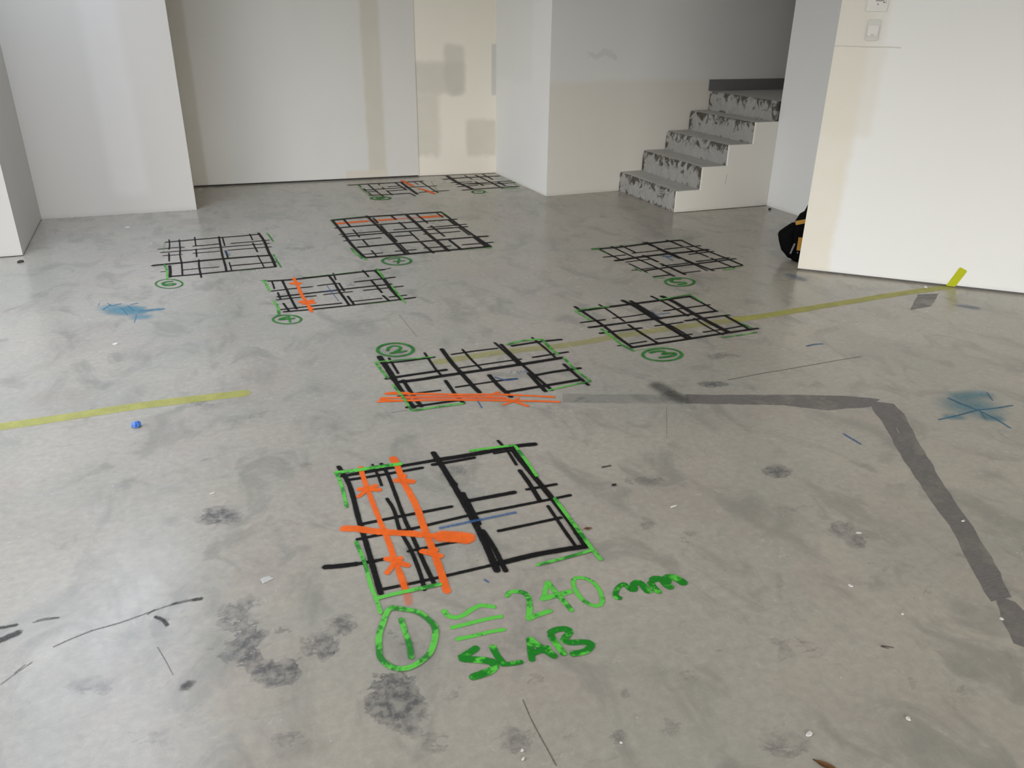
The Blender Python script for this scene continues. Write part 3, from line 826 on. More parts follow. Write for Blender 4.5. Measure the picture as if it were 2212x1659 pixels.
def paint_mat(name, col, col2=None, amax=1.0, lo=0.60, hi=0.86, edge=0.30, grain=0.25, gscale=260.0, split=0.5, rough=0.6, halo=0.0, spec=0.4):
    """Sprayed paint: the UV map holds (end cap, across), its length runs 0 in the middle to 1 at the rim."""
    t = NT(name)
    c = t.obj()
    uv = t.n('ShaderNodeUVMap', uv_map='Spray').outputs[0]
    ln = t.n('ShaderNodeVectorMath', operation='LENGTH')
    t.l(uv, ln.inputs[0])
    ne = t.noise(c, 95.0, 4, 0.6)
    ng = t.noise(c, gscale, 3, 0.7)
    nb = t.noise(c, 14.0, 4, 0.6)
    x = t.math('ADD', ln.outputs['Value'], t.math('MULTIPLY', t.math('SUBTRACT', ne, 0.5), edge))
    a = t.smooth(x, lo, hi, amax, 0.0)
    a = t.math('MULTIPLY', a, t.smooth(ng, 0.25, 0.55, 1.0 - grain, 1.0), clamp=True)
    if halo > 0:                                        # speckled overspray round the stroke
        hz = t.math('MULTIPLY', t.smooth(ln.outputs['Value'], 0.40, 1.0, halo, 0.0), t.smooth(ng, 0.40, 0.66, 0.25, 1.6))
        a = t.math('MAXIMUM', a, hz)
    cc = (*col, 1.0)
    if col2 is not None:
        f = t.smooth(t.math('ADD', t.math('MULTIPLY', nb, 0.75), t.math('MULTIPLY', ne, 0.25)), split - 0.05, split + 0.05)
        cc = t.mix(f, col, col2)
    else:
        cc = t.mix(t.smooth(nb, 0.3, 0.7), tuple(k * 0.86 for k in col), tuple(min(1, k * 1.08) for k in col))
    b = t.bsdf(cc, rough, spec)
    tr = t.n('ShaderNodeBsdfTransparent')
    ms = t.n('ShaderNodeMixShader')
    t.l(a, ms.inputs[0])
    t.l(tr.outputs[0], ms.inputs[1])
    t.l(b.outputs[0], ms.inputs[2])
    return t.done(ms.outputs[0])

BRIGHT, DARKG = (0.115, 0.56, 0.062), (0.012, 0.21, 0.016)
PAINT = {
    'K': paint_mat('black spray paint', (0.009, 0.008, 0.008), amax=0.97, lo=0.44, hi=0.63, edge=0.24, grain=0.15, halo=0.20, spec=0.12),
    'O': paint_mat('orange spray paint', (0.98, 0.155, 0.014), amax=0.88, edge=0.36, grain=0.14, spec=0.2),
    'o': paint_mat('thin orange overspray', (0.95, 0.19, 0.05), amax=0.45, lo=0.15, hi=1.0, edge=0.2, grain=0.35),
    'F': paint_mat('thin green corner paint', (0.13, 0.46, 0.075), (0.025, 0.20, 0.025), amax=0.86, edge=0.40, grain=0.40, split=0.50),
    'G': paint_mat('green spray paint', BRIGHT, DARKG, amax=0.96, edge=0.34, grain=0.22, split=0.53),
    'g': paint_mat('thin green overspray', (0.17, 0.42, 0.10), amax=0.50, lo=0.15, hi=1.0, edge=0.4, grain=0.5),
    'dark': paint_mat('thick dark green paint', BRIGHT, DARKG, amax=0.98, edge=0.24, grain=0.08, split=0.45, spec=0.15),
    'light': paint_mat('fresh light green paint', BRIGHT, DARKG, amax=0.98, edge=0.24, grain=0.10, split=0.565),
    'mixed': paint_mat('patchy green paint', BRIGHT, DARKG, amax=0.97, edge=0.26, grain=0.15, split=0.49),
    'num': paint_mat('green marker paint', (0.035, 0.22, 0.035), (0.018, 0.15, 0.02), amax=0.92, edge=0.30, grain=0.20, spec=0.2),
    'B': paint_mat('blue wax crayon', (0.04, 0.13, 0.32), amax=0.72, lo=0.3, hi=1.0, edge=0.6, grain=0.7),
    'b': paint_mat('smudged blue crayon', (0.06, 0.13, 0.26), amax=0.42, lo=0.0, hi=1.0, edge=0.6, grain=0.6),
    'd': paint_mat('faint floor scuff', (0.06, 0.056, 0.05), amax=0.55, lo=0.15, hi=0.95, edge=1.0, grain=0.7),
    'C': paint_mat('pale blue marking spray', (0.115, 0.30, 0.375), amax=0.58, lo=0.0, hi=1.0, edge=0.35, grain=0.35),
    'c': paint_mat('blue marking line', (0.03, 0.15, 0.25), amax=0.75, edge=0.5, grain=0.4),
    'Y': paint_mat('yellow line paint', (0.47, 0.455, 0.10), amax=0.74, lo=0.78, hi=0.95, edge=0.22, grain=0.40),
    'y': paint_mat('worn yellow line paint', (0.44, 0.42, 0.09), amax=0.42, lo=0.6, hi=1.0, edge=0.5, grain=0.5),
    'D': paint_mat('dark floor scuff', (0.045, 0.042, 0.038), amax=0.80, lo=0.35, hi=0.95, edge=0.8, grain=0.6),
}

M_FLOOR = floor_mat()
BEIGE = (0.87, 0.84, 0.745)
M = {
    'pier': wall_mat('off white plaster', (0.54, 0.525, 0.49), [(1, 0, -1.62, -1.40, 0.15, 3.2, 0.06, 0.03, (0.57, 0.555, 0.53), 0.8)]),
    'column': wall_mat('column plaster', (0.60, 0.58, 0.545), [(1, 0, -0.62, -0.36, 0.15, 3.2, 0.05, 0.03, (0.66, 0.64, 0.615), 0.7)]),
    'back': wall_mat('grey white plaster panel', (0.70, 0.70, 0.675), [
        (1, 0, -0.2, 0.12, -0.1, 3.2, 0.02, 0.03, (0.56, 0.53, 0.46), 0.7),
        (1, 0, 1.655, 1.83, 0.05, 3.2, 0.022, 0.03, (0.61, 0.58, 0.50), 0.8),
        (1, 0, 1.42, 1.84, -0.1, 0.085, 0.012, 0.03, (0.67, 0.63, 0.54), 0.8)]),
    'beige': wall_mat('beige undercoat', BEIGE, [
        (1, 0, 2.455, 2.655, 0.80, 1.25, 0.032, 0.04, (0.62, 0.60, 0.52), 0.7),
        (1, 0, 2.10, 2.656, 0.80, 1.09, 0.04, 0.07, (0.62, 0.60, 0.52), 0.7),
        (1, 0, 2.10, 2.395, 0.20, 0.80, 0.04, 0.07, (0.64, 0.62, 0.54), 0.65),
        (1, 0, 2.675, 2.99, 0.18, 0.545, 0.032, 0.05, (0.65, 0.625, 0.54), 0.7),
        (1, 0, 2.94, 3.10, 0.78, 1.26, 0.01, 0.01, (0.58, 0.585, 0.58), 0.7)]),
    'alcove': wall_mat('pale grey plaster', (0.90, 0.91, 0.905), [(0, 1, 7.2, 8.2, 0.95, 3.2, 0.05, 0.05, (0.85, 0.865, 0.85), 0.6)]),
    'stairwall': wall_mat('stair plaster', (0.78, 0.785, 0.77), [
        (1, 0, 2.9, 4.9, -0.1, 0.99, 0.04, 0.03, (0.745, 0.715, 0.66), 0.85),
        (1, 0, 3.39, 3.70, 1.18, 1.25, 0.02, 0.20, (0.40, 0.41, 0.41), 0.22)]),
    'stub': wall_mat('blue grey plaster', (0.87, 0.89, 0.905)),
    'stairside': wall_mat('cream stair side plaster', (0.87, 0.85, 0.795)),
    'right': wall_mat('white wall paint', (0.835, 0.85, 0.85), [
        (0.7359, -0.6771, -0.30, 0.112, -0.1, 3.2, 0.03, 0.09, (0.78, 0.757, 0.68), 0.95),
        (0.7359, -0.6771, -0.30, 0.20, 0.86, 1.37, 0.03, 0.07, (0.76, 0.735, 0.66), 0.5),
        (0.7359, -0.6771, -0.30, 0.18, 1.371, 1.75, 0.025, 0.03, (0.76, 0.745, 0.685), 0.6),
        (0.7359, -0.6771, -0.10, 0.28, 1.366, 1.373, 0.0015, 0.006, (0.48, 0.45, 0.40), 0.55)], var=0.012),
    'plain': wall_mat('plain white plaster', (0.80, 0.79, 0.77)),
    'gap': plain('dark shadow gap', (0.045, 0.043, 0.042), 0.9),
    'track': plain('grey base track', (0.13, 0.13, 0.13), 0.8),
    'board': plain('dark grey skirting', (0.17, 0.17, 0.172), 0.5, 0.10),
    'frame': plain('grey window frame', (0.22, 0.22, 0.23), 0.45),
}

def ribbon_mesh(bm, uvl, pts, hw, z, spread=1.30):
    """Sprayed stroke lying flat: centre line pts (m), half width hw (m)."""
    P = [Vector((x, y)) for x, y in pts]
    if len(P) > 2:                                    # Catmull-Rom through the points
        Q = []
        E = [P[0] * 2 - P[1]] + P + [P[-1] * 2 - P[-2]]
        for i in range(1, len(E) - 2):
            a, b, c, d = E[i - 1:i + 3]
            n = max(2, min(10, int((c - b).length / max(0.006, hw * 0.8))))
            for k in range(n):
                s = k / n
                Q.append(0.5 * (2 * b + (c - a) * s + (2 * a - 5 * b + 4 * c - d) * s * s + (3 * b - a - 3 * c + d) * s ** 3))
        Q.append(P[-1])
    else:
        n = max(2, int((P[1] - P[0]).length / 0.05))
        Q = [P[0].lerp(P[1], k / n) for k in range(n + 1)]
    w = hw * spread
    t0 = (Q[1] - Q[0]).normalized()
    t1 = (Q[-1] - Q[-2]).normalized()
    R = [(Q[0] - t0 * (w - hw * 0.6), 1.0)]
    L = [0.0]
    for i in range(1, len(Q)):
        L.append(L[-1] + (Q[i] - Q[i - 1]).length)
    cap0 = hw * 0.6
    tot = L[-1]
    marks = [(q, l) for q, l in zip(Q, L) if cap0 < l < tot - cap0]
    a0 = Q[0] + t0 * cap0
    a1 = Q[-1] - t1 * cap0
    if tot < 2.2 * cap0:
        a0 = a1 = Q[0].lerp(Q[-1], 0.5)
        marks = []
    R = [(a0 - t0 * w, 1.0), (a0, 0.0)] + [(q, 0.0) for q, _ in marks] + ([(a1, 0.0)] if a1 is not a0 else []) + [(a1 + t1 * w, 1.0)]
    vs = []
    for i, (q, e) in enumerate(R):
        z += 1.0e-6
        d = R[min(i + 1, len(R) - 1)][0] - R[max(i - 1, 0)][0]
        d = d.normalized() if d.length > 1e-9 else t0
        n = Vector((-d.y, d.x))
        k = w * (1.0 + 0.10 * (noise.noise(Vector((q.x * 23, q.y * 23, 3.1)))))
        vs.append((bm.verts.new((q.x + n.x * k, q.y + n.y * k, z)), bm.verts.new((q.x, q.y, z)), bm.verts.new((q.x - n.x * k, q.y - n.y * k, z)), e))
    for a, b in zip(vs, vs[1:]):
        for s in (0, 1):
            ids = ((a[s], (a[3], 1.0 - s)), (a[s + 1], (a[3], -s)), (b[s + 1], (b[3], -s)), (b[s], (b[3], 1.0 - s)))
            if len({v for v, _ in ids}) < 4:
                continue
            try:
                f = bm.faces.new([v for v, _ in ids])
            except ValueError:
                continue
            if f.normal.z < 0 or True:
                pass
            for lp, (_, u) in zip(f.loops, ids):
                lp[uvl].uv = u

def strokes_obj(name, items, mat, parent=None, z=0.0006, origin=(0, 0)):
    spread = 1.85 if mat is PAINT['K'] else 1.30
    bm = bmesh.new()
    uvl = bm.loops.layers.uv.new('Spray')
    for j, (hw, pts) in enumerate(items):
        ribbon_mesh(bm, uvl, [(x / 1000 - origin[0], y / 1000 - origin[1]) for x, y in pts], hw / 1000, z + j * 0.00002, spread)
    bm.normal_update()
    for f in bm.faces:
        if f.normal.z < 0:
            f.normal_flip()
    return obj(name, bm, mat, parent)

# ------------------------------------------------------------------ the room (metres; x across the back wall, y into the room)
CEIL = 2.85
K = 1.5
def S2(*pts):
    return [(x * K, y * K) for x, y in pts]

# floor: fine mesh where it is seen so that each stain keeps its own outline
def make_floor():
    xs = np.concatenate([np.linspace(-4.2, -1.8, 7), np.arange(-1.76, 5.3, 0.022), np.linspace(5.4, 7.4, 5)])
    ys = np.concatenate([np.linspace(-4.0, 0.55, 8), np.arange(0.6, 8.3, 0.022), np.array([8.5])])
    X, Y = np.meshgrid(xs, ys, indexing='ij')
    F = np.zeros_like(X)
    for cx, cy, a, b, c, d, s in STAINS:
        u = a * (X - cx) + b * (Y - cy)
        v = c * (X - cx) + d * (Y - cy)
        r = np.sqrt(u * u + v * v)
        t = np.clip((1.55 - r) / 1.25, 0, 1)
        F = np.maximum(F, s * t * t * (3 - 2 * t)) if s > 0 else F
    for cx, cy, a, b, c, d, s in STAINS:                # bare islands inside the big stain
        if s < 0:
            r = np.hypot(a * (X - cx) + b * (Y - cy), c * (X - cx) + d * (Y - cy))
            F = F * (1 + s * np.clip((1.3 - r) / 0.4, 0, 1))
    nx, ny = X.shape
    co = np.stack([X, Y, np.zeros_like(X)], -1).reshape(-1, 3)
    I = np.arange(nx * ny).reshape(nx, ny)
    q = np.stack([I[:-1, :-1], I[1:, :-1], I[1:, 1:], I[:-1, 1:]], -1).reshape(-1, 4)
    me = bpy.data.meshes.new('floor')
    me.from_pydata(co.tolist(), [], q.tolist())
    at = me.attributes.new('stain', 'FLOAT', 'POINT')
    at.data.foreach_set('value', F.reshape(-1).astype(np.float32))
    me.materials.append(M_FLOOR)
    return struct(link('floor', me))
floor = make_floor()

# darker trowelled repair strips and smears in the slab
def strip_mat(name, col, amax):
    t = NT(name)
    c = t.obj()
    uv = t.n('ShaderNodeUVMap', uv_map='Spray').outputs[0]
    ln = t.n('ShaderNodeVectorMath', operation='LENGTH')
    t.l(uv, ln.inputs[0])
    n2 = t.noise(c, 22.0, 6, 0.65)
    n3 = t.noise(t.obj((0.35, 1.6, 1.0)), 90.0, 5, 0.65)
    x = t.math('ADD', ln.outputs['Value'], t.math('MULTIPLY', t.math('SUBTRACT', n2, 0.5), 0.9))
    a = t.smooth(x, 0.62, 0.95, amax, 0.0)
    a = t.math('MULTIPLY', a, t.smooth(n3, 0.25, 0.60, 0.72, 1.0), clamp=True)
    big = t.noise(c, 4.5, 4)
    a = t.math('MULTIPLY', a, t.smooth(big, 0.34, 0.60, 0.40, 1.0))
    b = t.bsdf(t.mix(n3, tuple(k * 0.8 for k in col), tuple(k * 1.25 for k in col)), 0.5, 0.45)
    tr = t.n('ShaderNodeBsdfTransparent')
    ms = t.n('ShaderNodeMixShader')
    t.l(a, ms.inputs[0]); t.l(tr.outputs[0], ms.inputs[1]); t.l(b.outputs[0], ms.inputs[2])
    return t.done(ms.outputs[0])
M_STRIP = strip_mat('grey mortar repair', (0.165, 0.155, 0.148), 0.86)
M_FAINT = strip_mat('worn mortar repair', (0.20, 0.195, 0.185), 0.25)
M_SMEAR = strip_mat('light cement smear', (0.66, 0.64, 0.58), 0.75)
M_SMEAR2 = strip_mat('thin cement haze', (0.86, 0.83, 0.76), 0.34)
def flat_patch(name, pts, mat, z):
    """Flat patch: rim vertices carry 1, the ring inside carries 0.35."""
    bm = bmesh.new()
    uvl = bm.loops.layers.uv.new('Spray')
    P = []
    n0 = len(pts)
    for i in range(n0):                                # ragged rim
        a, b = Vector(pts[i]), Vector(pts[(i + 1) % n0])
        m = max(1, int((b - a).length / 0.035))
        for k in range(m):
            q = a.lerp(b, k / m)
            d = (b - a).normalized()
            j = 0.007 * noise.noise(Vector((q.x * 40, q.y * 40, 0)))
            P.append(q + Vector((-d.y, d.x)) * j)
    f = bm.faces.new([bm.verts.new((p.x, p.y, z)) for p in P])
    r = bmesh.ops.inset_region(bm, faces=[f], thickness=0.020, use_even_offset=True, use_boundary=True)
    rim = set(r['faces'])
    outer = {v for e in bm.edges if e.is_boundary for v in e.verts}
    for fc in bm.faces:
        for lp in fc.loops:
            lp[uvl].uv = (1.0 if lp.vert in outer else 0.2, 0.0)
    bmesh.ops.triangulate(bm, faces=[fc for fc in bm.faces if fc not in rim])
    bm.normal_update()
    for fc in bm.faces:
        if fc.normal.z < 0:
            fc.normal_flip()
    return obj(name, bm, mat, floor)
flat_patch('mortar_strip', PATCHES['long_strip'], M_STRIP, 0.0003)
flat_patch('mortar_strip', PATCHES['slant_strip'], M_STRIP, 0.0004)
flat_patch('mortar_strip', PATCHES['short_patch'], M_STRIP, 0.0003)
flat_patch('mortar_strip', PATCHES['faint_strip'], M_FAINT, 0.0002)
flat_patch('mortar_strip', PATCHES['end_strip'], M_STRIP, 0.0002)
for k in ('light_smear', 'smear_b', 'smear_c'):
    flat_patch('cement_smear', PATCHES[k], M_SMEAR if k == 'light_smear' else M_SMEAR2, 0.0003)
for i, (k, hw, pts) in enumerate(STROKES['scuffs']):
    strokes_obj('scuff_mark', [(hw, pts)], PAINT[k], floor, 0.0005 + i * 0.00002)

def wall(name, pts, mat, z0=0.0, z1=CEIL):
    return struct(prism(name, S2(*pts), z0, z1, mat))

GAPH = 0.012
# left pier and the column beside it
wall('wall_left_pier', [(-2.3, 4.049), (-0.764, 4.049), (-0.782, 4.83), (-2.3, 4.83)], M['pier'], 0.006)
wall('trim_1', [(-2.3, 4.056), (-0.770, 4.056), (-0.788, 4.82), (-2.3, 4.82)], M['gap'], 0.0, 0.006)
wall('wall_column', [(-0.90, 4.814), (-0.010, 4.800), (-0.008, 5.70), (-0.90, 5.70)], M['column'])
# back wall: a flush panel standing a little proud of the beige part
wall('wall_back_panel', [(-0.05, 5.483), (1.442, 5.417), (1.442, 5.50), (-0.05, 5.55)], M['back'], 0.014)
wall('trim_2', [(-0.05, 5.490), (1.438, 5.424), (1.438, 5.50), (-0.05, 5.55)], M['gap'], 0.0, 0.014)
wall('wall_back', [(-0.9, 5.53), (1.40, 5.428), (1.995, 5.386), (2.2, 5.386), (2.2, 5.70), (-0.9, 5.70)], M['beige'], 0.004)
wall('wall_alcove', [(1.990, 5.42), (2.011, 4.537), (2.16, 4.70), (2.16, 5.42)], M['alcove'])
wall('wall_stair_back', [(2.011, 4.537), (2.54, 4.560), (4.75, 4.592), (4.75, 4.75), (2.06, 4.75)], M['stairwall'])
# the wall end in front of the stair flight, and the stair well behind it
wall('wall_stair_front', [(3.155, 2.12), (3.157, 3.885), (4.75, 3.885), (4.75, 3.80), (3.235, 3.80), (3.235, 2.05)], M['stub'])
wall('wall_stair_end', [(4.60, 3.84), (4.75, 3.84), (4.75, 4.65), (4.60, 4.65)], M['stub'])
# bright wall on the right, turned about 43 degrees, over a recessed track
RA = Vector((2.431, 2.722)) * K
RD = Vector((0.73589, -0.67710))
RN = Vector((RD.y, -RD.x))                               # out of the wall, to the room
def rw_pts(s0, s1, d0, d1):
    return [tuple(RA + RD * s - RN * d) for s, d in ((s0, d0), (s1, d0), (s1, d1), (s0, d1))]
struct(prism('wall_right', rw_pts(0.0, 4.7, 0.0, 0.115), GAPH, CEIL, M['right']))
struct(prism('trim_3', rw_pts(0.012, 4.7, 0.012, 0.105), 0.0, GAPH, M['track']))
e = RA + RD * 4.7
struct(prism('wall_right_return', [(e.x, e.y), (e.x + 0.12, e.y), (e.x + 0.12, -3.6), (e.x, -3.6)], 0.0, CEIL, M['plain']))

# unseen walls left and behind the camera, with openings added to bring in daylight
def window_wall(name, axis, at, lo, hi, w0, w1, z0, z1, bars):
    bm = bmesh.new()
    d = 0.10
    def bx(a, b, c0, c1):
        if axis == 'x':
            add_box(bm, at - d, at, a, b, c0, c1)
        else:
            add_box(bm, a, b, at - d, at, c0, c1)
    if w0 > lo: bx(lo, w0, 0, CEIL)
    if hi > w1: bx(w1, hi, 0, CEIL)
    if z0 > 0: bx(w0, w1, 0, z0)
    bx(w0, w1, z1, CEIL)
    struct(obj(name, bm, M['plain']))
    bm = bmesh.new()
    d = 0.06
    n = bars
    for k in range(n + 1):
        u = w0 + (w1 - w0) * k / n
        a, b = max(w0, u - 0.03), min(w1, u + 0.03)
        bx(a, b, z0, z1)
    bx(w0, w1, z0, z0 + 0.05)
    bx(w0, w1, z1 - 0.05, z1)
    return bm
struct(obj('light_opening_1', window_wall('wall_left', 'x', -3.3, -3.6, 6.08, 0.8, 4.3, 0.05, 2.40, 3), M['frame']))  # added opening, lights the room from the left
struct(obj('light_opening_2', window_wall('wall_front', 'y', -3.6, -3.4, 5.3, -2.0, 3.0, 0.05, 2.50, 3), M['frame']))  # added opening behind the camera, lights the right wall
bm = bmesh.new()
LX0, LX1, LY0, LY1 = -1.95, -0.45, 2.6, 6.9                       # rooflight over the left of the room
for b4 in ((-3.6, LX0, -3.7, 8.6), (LX1, 7.3, -3.7, 8.6), (LX0, LX1, -3.7, LY0), (LX0, LX1, LY1, 8.6)):
    add_box(bm, *b4, CEIL, CEIL + 0.12)
struct(obj('ceiling', bm, M['plain']))

bm = bmesh.new()
add_box(bm, 3.24 * K, 4.6 * K, 3.895 * K, 4.53 * K, 2.02, CEIL)                     # unseen block added to darken the stair well
struct(obj('stair_shade_block', bm, M['stub']))
bm = bmesh.new()
for b4 in ((LX0, LX0 + 0.05, LY0, LY1), (LX1 - 0.05, LX1, LY0, LY1), (LX0, LX1, LY0, LY0 + 0.05), (LX0, LX1, LY1 - 0.05, LY1), (LX0, LX1, (LY0 + LY1) / 2 - 0.025, (LY0 + LY1) / 2 + 0.025)):
    add_box(bm, *b4, CEIL + 0.02, CEIL + 0.10)
struct(obj('window_3', bm, M['frame']))

# ------------------------------------------------------------------ stairs
def stair_mat(riser):
    t = NT('patchy riser concrete' if riser else 'stair tread concrete')
    c = t.obj()
    n1 = t.noise(c, 9.0, 6, 0.6, 0.8)
    n2 = t.noise(t.obj((1.0, 1.0, 0.85)), 13.0, 7, 0.66, 0.9)
    n3 = t.noise(c, 120.0, 4, 0.6)
    if riser:
        col = t.mix(n1, (0.30, 0.30, 0.29), (0.46, 0.455, 0.435))
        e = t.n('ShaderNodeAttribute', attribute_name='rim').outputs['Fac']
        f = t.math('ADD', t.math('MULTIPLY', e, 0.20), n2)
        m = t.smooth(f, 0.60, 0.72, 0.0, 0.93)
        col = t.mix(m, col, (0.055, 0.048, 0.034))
    else:
        col = t.mix(n1, (0.44, 0.43, 0.405), (0.57, 0.56, 0.535))
        col = t.mix(t.smooth(n2, 0.62, 0.75, 0.0, 0.5), col, (0.20, 0.19, 0.17))
    col = t.mix(t.smooth(n3, 0.3, 0.7, 0.2, 0.0), col, (0.16, 0.155, 0.145))
    return t.done(t.bsdf(col, 0.8, 0.3, t.math('ADD', n2, t.math('MULTIPLY', n3, 0.5)), 0.35, 0.004).outputs[0])
M_RISER, M_TREAD = stair_mat(True), stair_mat(False)
RX = [2.527 * K, 2.684 * K, 2.845 * K, 3.006 * K, 3.140 * K, 4.58 * K]
TZ = [0.119 * K, 0.2450 * K, 0.3590 * K, 0.4770 * K, 0.590 * K]
SY0, SY1 = 3.893 * K, 4.559 * K
stairs = thing('staircase', 'rough grey concrete staircase of five steps with white plastered side', 'staircase', (RX[0], (SY0 + SY1) / 2, 0))
SO = Vector(stairs.location)
def make_step(i):
    x0, x1 = RX[i], RX[i + 1] + (0.0 if i == 4 else 0.012)
    z1 = TZ[i]
    z0 = 0.0 if i == 0 else TZ[i - 1] - 0.02
    nx, ny, nz = 6, 44, 9
    bm = bmesh.new()
    rim = bm.verts.layers.float.new('rim')
    y1 = SY1 + 0.0065 * max(0.0, (x0 - 3.81))
    def pt(x, y, z, r):
        v = bm.verts.new((x - SO.x, y - SO.y, z))
        v[rim] = r
        return v
    rows = []
    for a in range(nz + 1):                              # riser, bottom to top
        row = []
        for b in range(ny + 1):
            y = SY0 + (y1 - SY0) * b / ny
            z = z0 + (z1 - z0) * a / nz
            top = max(0.0, (a / nz - 0.75) / 0.25)
            j = noise.noise(Vector((y * 14, z * 14, i * 3.7)))
            j2 = noise.noise(Vector((y * 45, z * 45, i * 9.1)))
            x = x0 + 0.004 * j + 0.0025 * j2 + 0.010 * top * top + (0.006 * max(0, j) * top)
            zz = z - 0.004 * top * max(0, j2) - 0.003 * top * top
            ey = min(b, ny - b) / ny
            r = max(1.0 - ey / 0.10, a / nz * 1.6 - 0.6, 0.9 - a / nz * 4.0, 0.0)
            row.append(pt(x, y, zz, min(1.0, r)))
        rows.append(row)
    for a in range(1, nx + 1):                           # tread, front to back
        row = []
        for b in range(ny + 1):
            y = SY0 + (y1 - SY0) * b / ny
            x = x0 + 0.02 + (x1 - x0 - 0.02) * (a - 0.5) / (nx - 0.5)
            if a == nx: x = x1
            row.append(pt(x, y, z1 + 0.0025 * noise.noise(Vector((x * 9, y * 9, i))), 0.2))
        rows.append(row)
    for r0, r1 in zip(rows, rows[1:]):
        for b in range(ny):
            f = bm.faces.new((r0[b], r0[b + 1], r1[b + 1], r1[b]))
            f.material_index = 0 if rows.index(r1) <= nz else 1
    # ends, back and base close the block
    bl, br = pt(x1, SY0, z0, 0), pt(x1, y1, z0, 0)
    bm.faces.new([r[0] for r in rows] + [bl])
    bm.faces.new(([r[-1] for r in rows] + [br])[::-1])
    bm.faces.new(list(rows[-1]) + [br, bl])
    bm.faces.new(list(rows[0])[::-1] + [bl, br])
    bmesh.ops.recalc_face_normals(bm, faces=bm.faces)
    for f in bm.faces:
        if f.normal.z > 0.8: f.material_index = 1
    me = bpy.data.meshes.new('step')
    bm.to_mesh(me); bm.free()
    me.materials.append(M_RISER); me.materials.append(M_TREAD)
    return link('step', me, stairs)
for i in range(5):
    make_step(i)
# white plastered cheek, stepped along the treads
bm = bmesh.new()
prof = [(RX[0] - 0.006, 0.004)]
for i in range(4):
    prof += [(RX[i] - 0.006, TZ[i] + 0.002), (RX[i + 1] - 0.006, TZ[i] + 0.002)]
prof[-1] = (3.156 * K, TZ[3] + 0.002)
prof += [(3.156 * K, 0.004)]
fa = [bm.verts.new((x - SO.x + 0.0015 * noise.noise(Vector((x * 30, z * 30, 0))), 3.881 * K - SO.y, z)) for x, z in prof]
fb = [bm.verts.new((v.co.x, 3.893 * K - SO.y, v.co.z)) for v in fa]
bm.faces.new(fa); bm.faces.new(fb[::-1])
for i in range(len(fa)):
    bm.faces.new((fa[i], fb[i], fb[(i + 1) % len(fa)], fa[(i + 1) % len(fa)]))
bmesh.ops.recalc_face_normals(bm, faces=bm.faces)
cheek = obj('side_panel', bm, M['stairside'], stairs)
cheek['label'] = 'white plastered side of the stairs'
strokes_obj('scratch', [(1.5, ((0, 0), (3, 40), (6, 85)))], PAINT['D'], cheek, 0.0)
sc_ = [o for o in COL.objects if o.name == 'scratch'][0]
sc_.location = (4.262 - SO.x, 3.881 * K - SO.y - 0.0006, 0.215)
sc_.rotation_euler = (PI / 2, 0, 0)
# dark skirting on the landing
bm = bmesh.new()
def ywall(x): return 4.560 * K + (x - 2.54 * K) * 0.01448
x0, x1 = 3.128 * K, 4.6 * K
v = [bm.verts.new(p) for p in ((x0, ywall(x0) - 0.014, TZ[4] + 0.003), (x1, ywall(x1) - 0.014, TZ[4] + 0.003), (x1, ywall(x1), TZ[4] + 0.003), (x0, ywall(x0), TZ[4] + 0.003))]
u = [bm.verts.new(q.co + Vector((0, 0, 0.100))) for q in v]
bm.faces.new(v[::-1]); bm.faces.new(u)
for i in range(4): bm.faces.new((v[i], v[(i + 1) % 4], u[(i + 1) % 4], u[i]))
struct(obj('baseboard_landing', bm, M['board']))

# ------------------------------------------------------------------ sprayed scan grids
WORDS = {
    'one': ('large spray painted grid with two orange bars and orange stars, nearest the camera', '1'),
    'two': ('spray painted grid crossed by a long orange line, circled 2 above it', '2'),
    'three': ('spray painted grid lying across the worn yellow line, circled 3 below it', '3'),
    'four': ('small spray painted grid with one orange slanted bar, circled 4 below it', '4'),
    'five': ('thin lined spray painted grid on bare floor before the stairs, circled 5', '5'),
    'six': ('spray painted grid nearest the white column, circled 6 and no orange', '6'),
    'seven': ('wide spray painted grid with an orange band along its far edge, circled 7', '7'),
    'eight': ('flat looking spray painted grid with orange dashes near the back wall', '8'),
    'nine': ('spray painted grid tucked into the alcove corner by the beige wall', '9'),
}
NUMMAT = {'one': 'mixed'}
GRID_GROUP = 'spray painted scan grids on the floor'
for g, (label, num) in WORDS.items():
    L = STROKES[g]
    ax = [p[0] for s in L for p in s[2]]
    ay = [p[1] for s in L for p in s[2]]
    ox, oy = (min(ax) + max(ax)) / 2000, (min(ay) + max(ay)) / 2000
    root = thing('painted_grid', label, 'floor marking', (ox, oy, 0), 0, GRID_GROUP)
    ring = None
    nm = PAINT[NUMMAT.get(g, 'num')]
    for i, (k, hw, pts) in enumerate(L):
        z = 0.0008 + i * 0.00003
        if k == 'ring':
            ring = strokes_obj('number_ring', [(hw, pts)], nm, root, z, (ox, oy))
            ring['label'] = 'green ring round the number ' + num
        elif k == 'digit':
            d = strokes_obj('digit', [(hw, pts)], nm, ring, z, (ox, oy))
        else:
            nme, lb = {'K': ('black_line', None), 'b': ('blue_line', 'smudged blue crayon mark'), 'B': ('blue_line', 'faint blue crayon mark'), 'O': ('orange_line', 'orange sprayed mark'), 'o': ('orange_line', 'faded orange sprayed mark'),
                       'G': ('green_line', 'green corner line'), 'F': ('green_line', 'green corner line'), 'g': ('green_line', 'faint green overspray')}[k]
            o = strokes_obj(nme, [(hw, pts)], PAINT[k], root, z, (ox, oy))
            if lb: o['label'] = lb
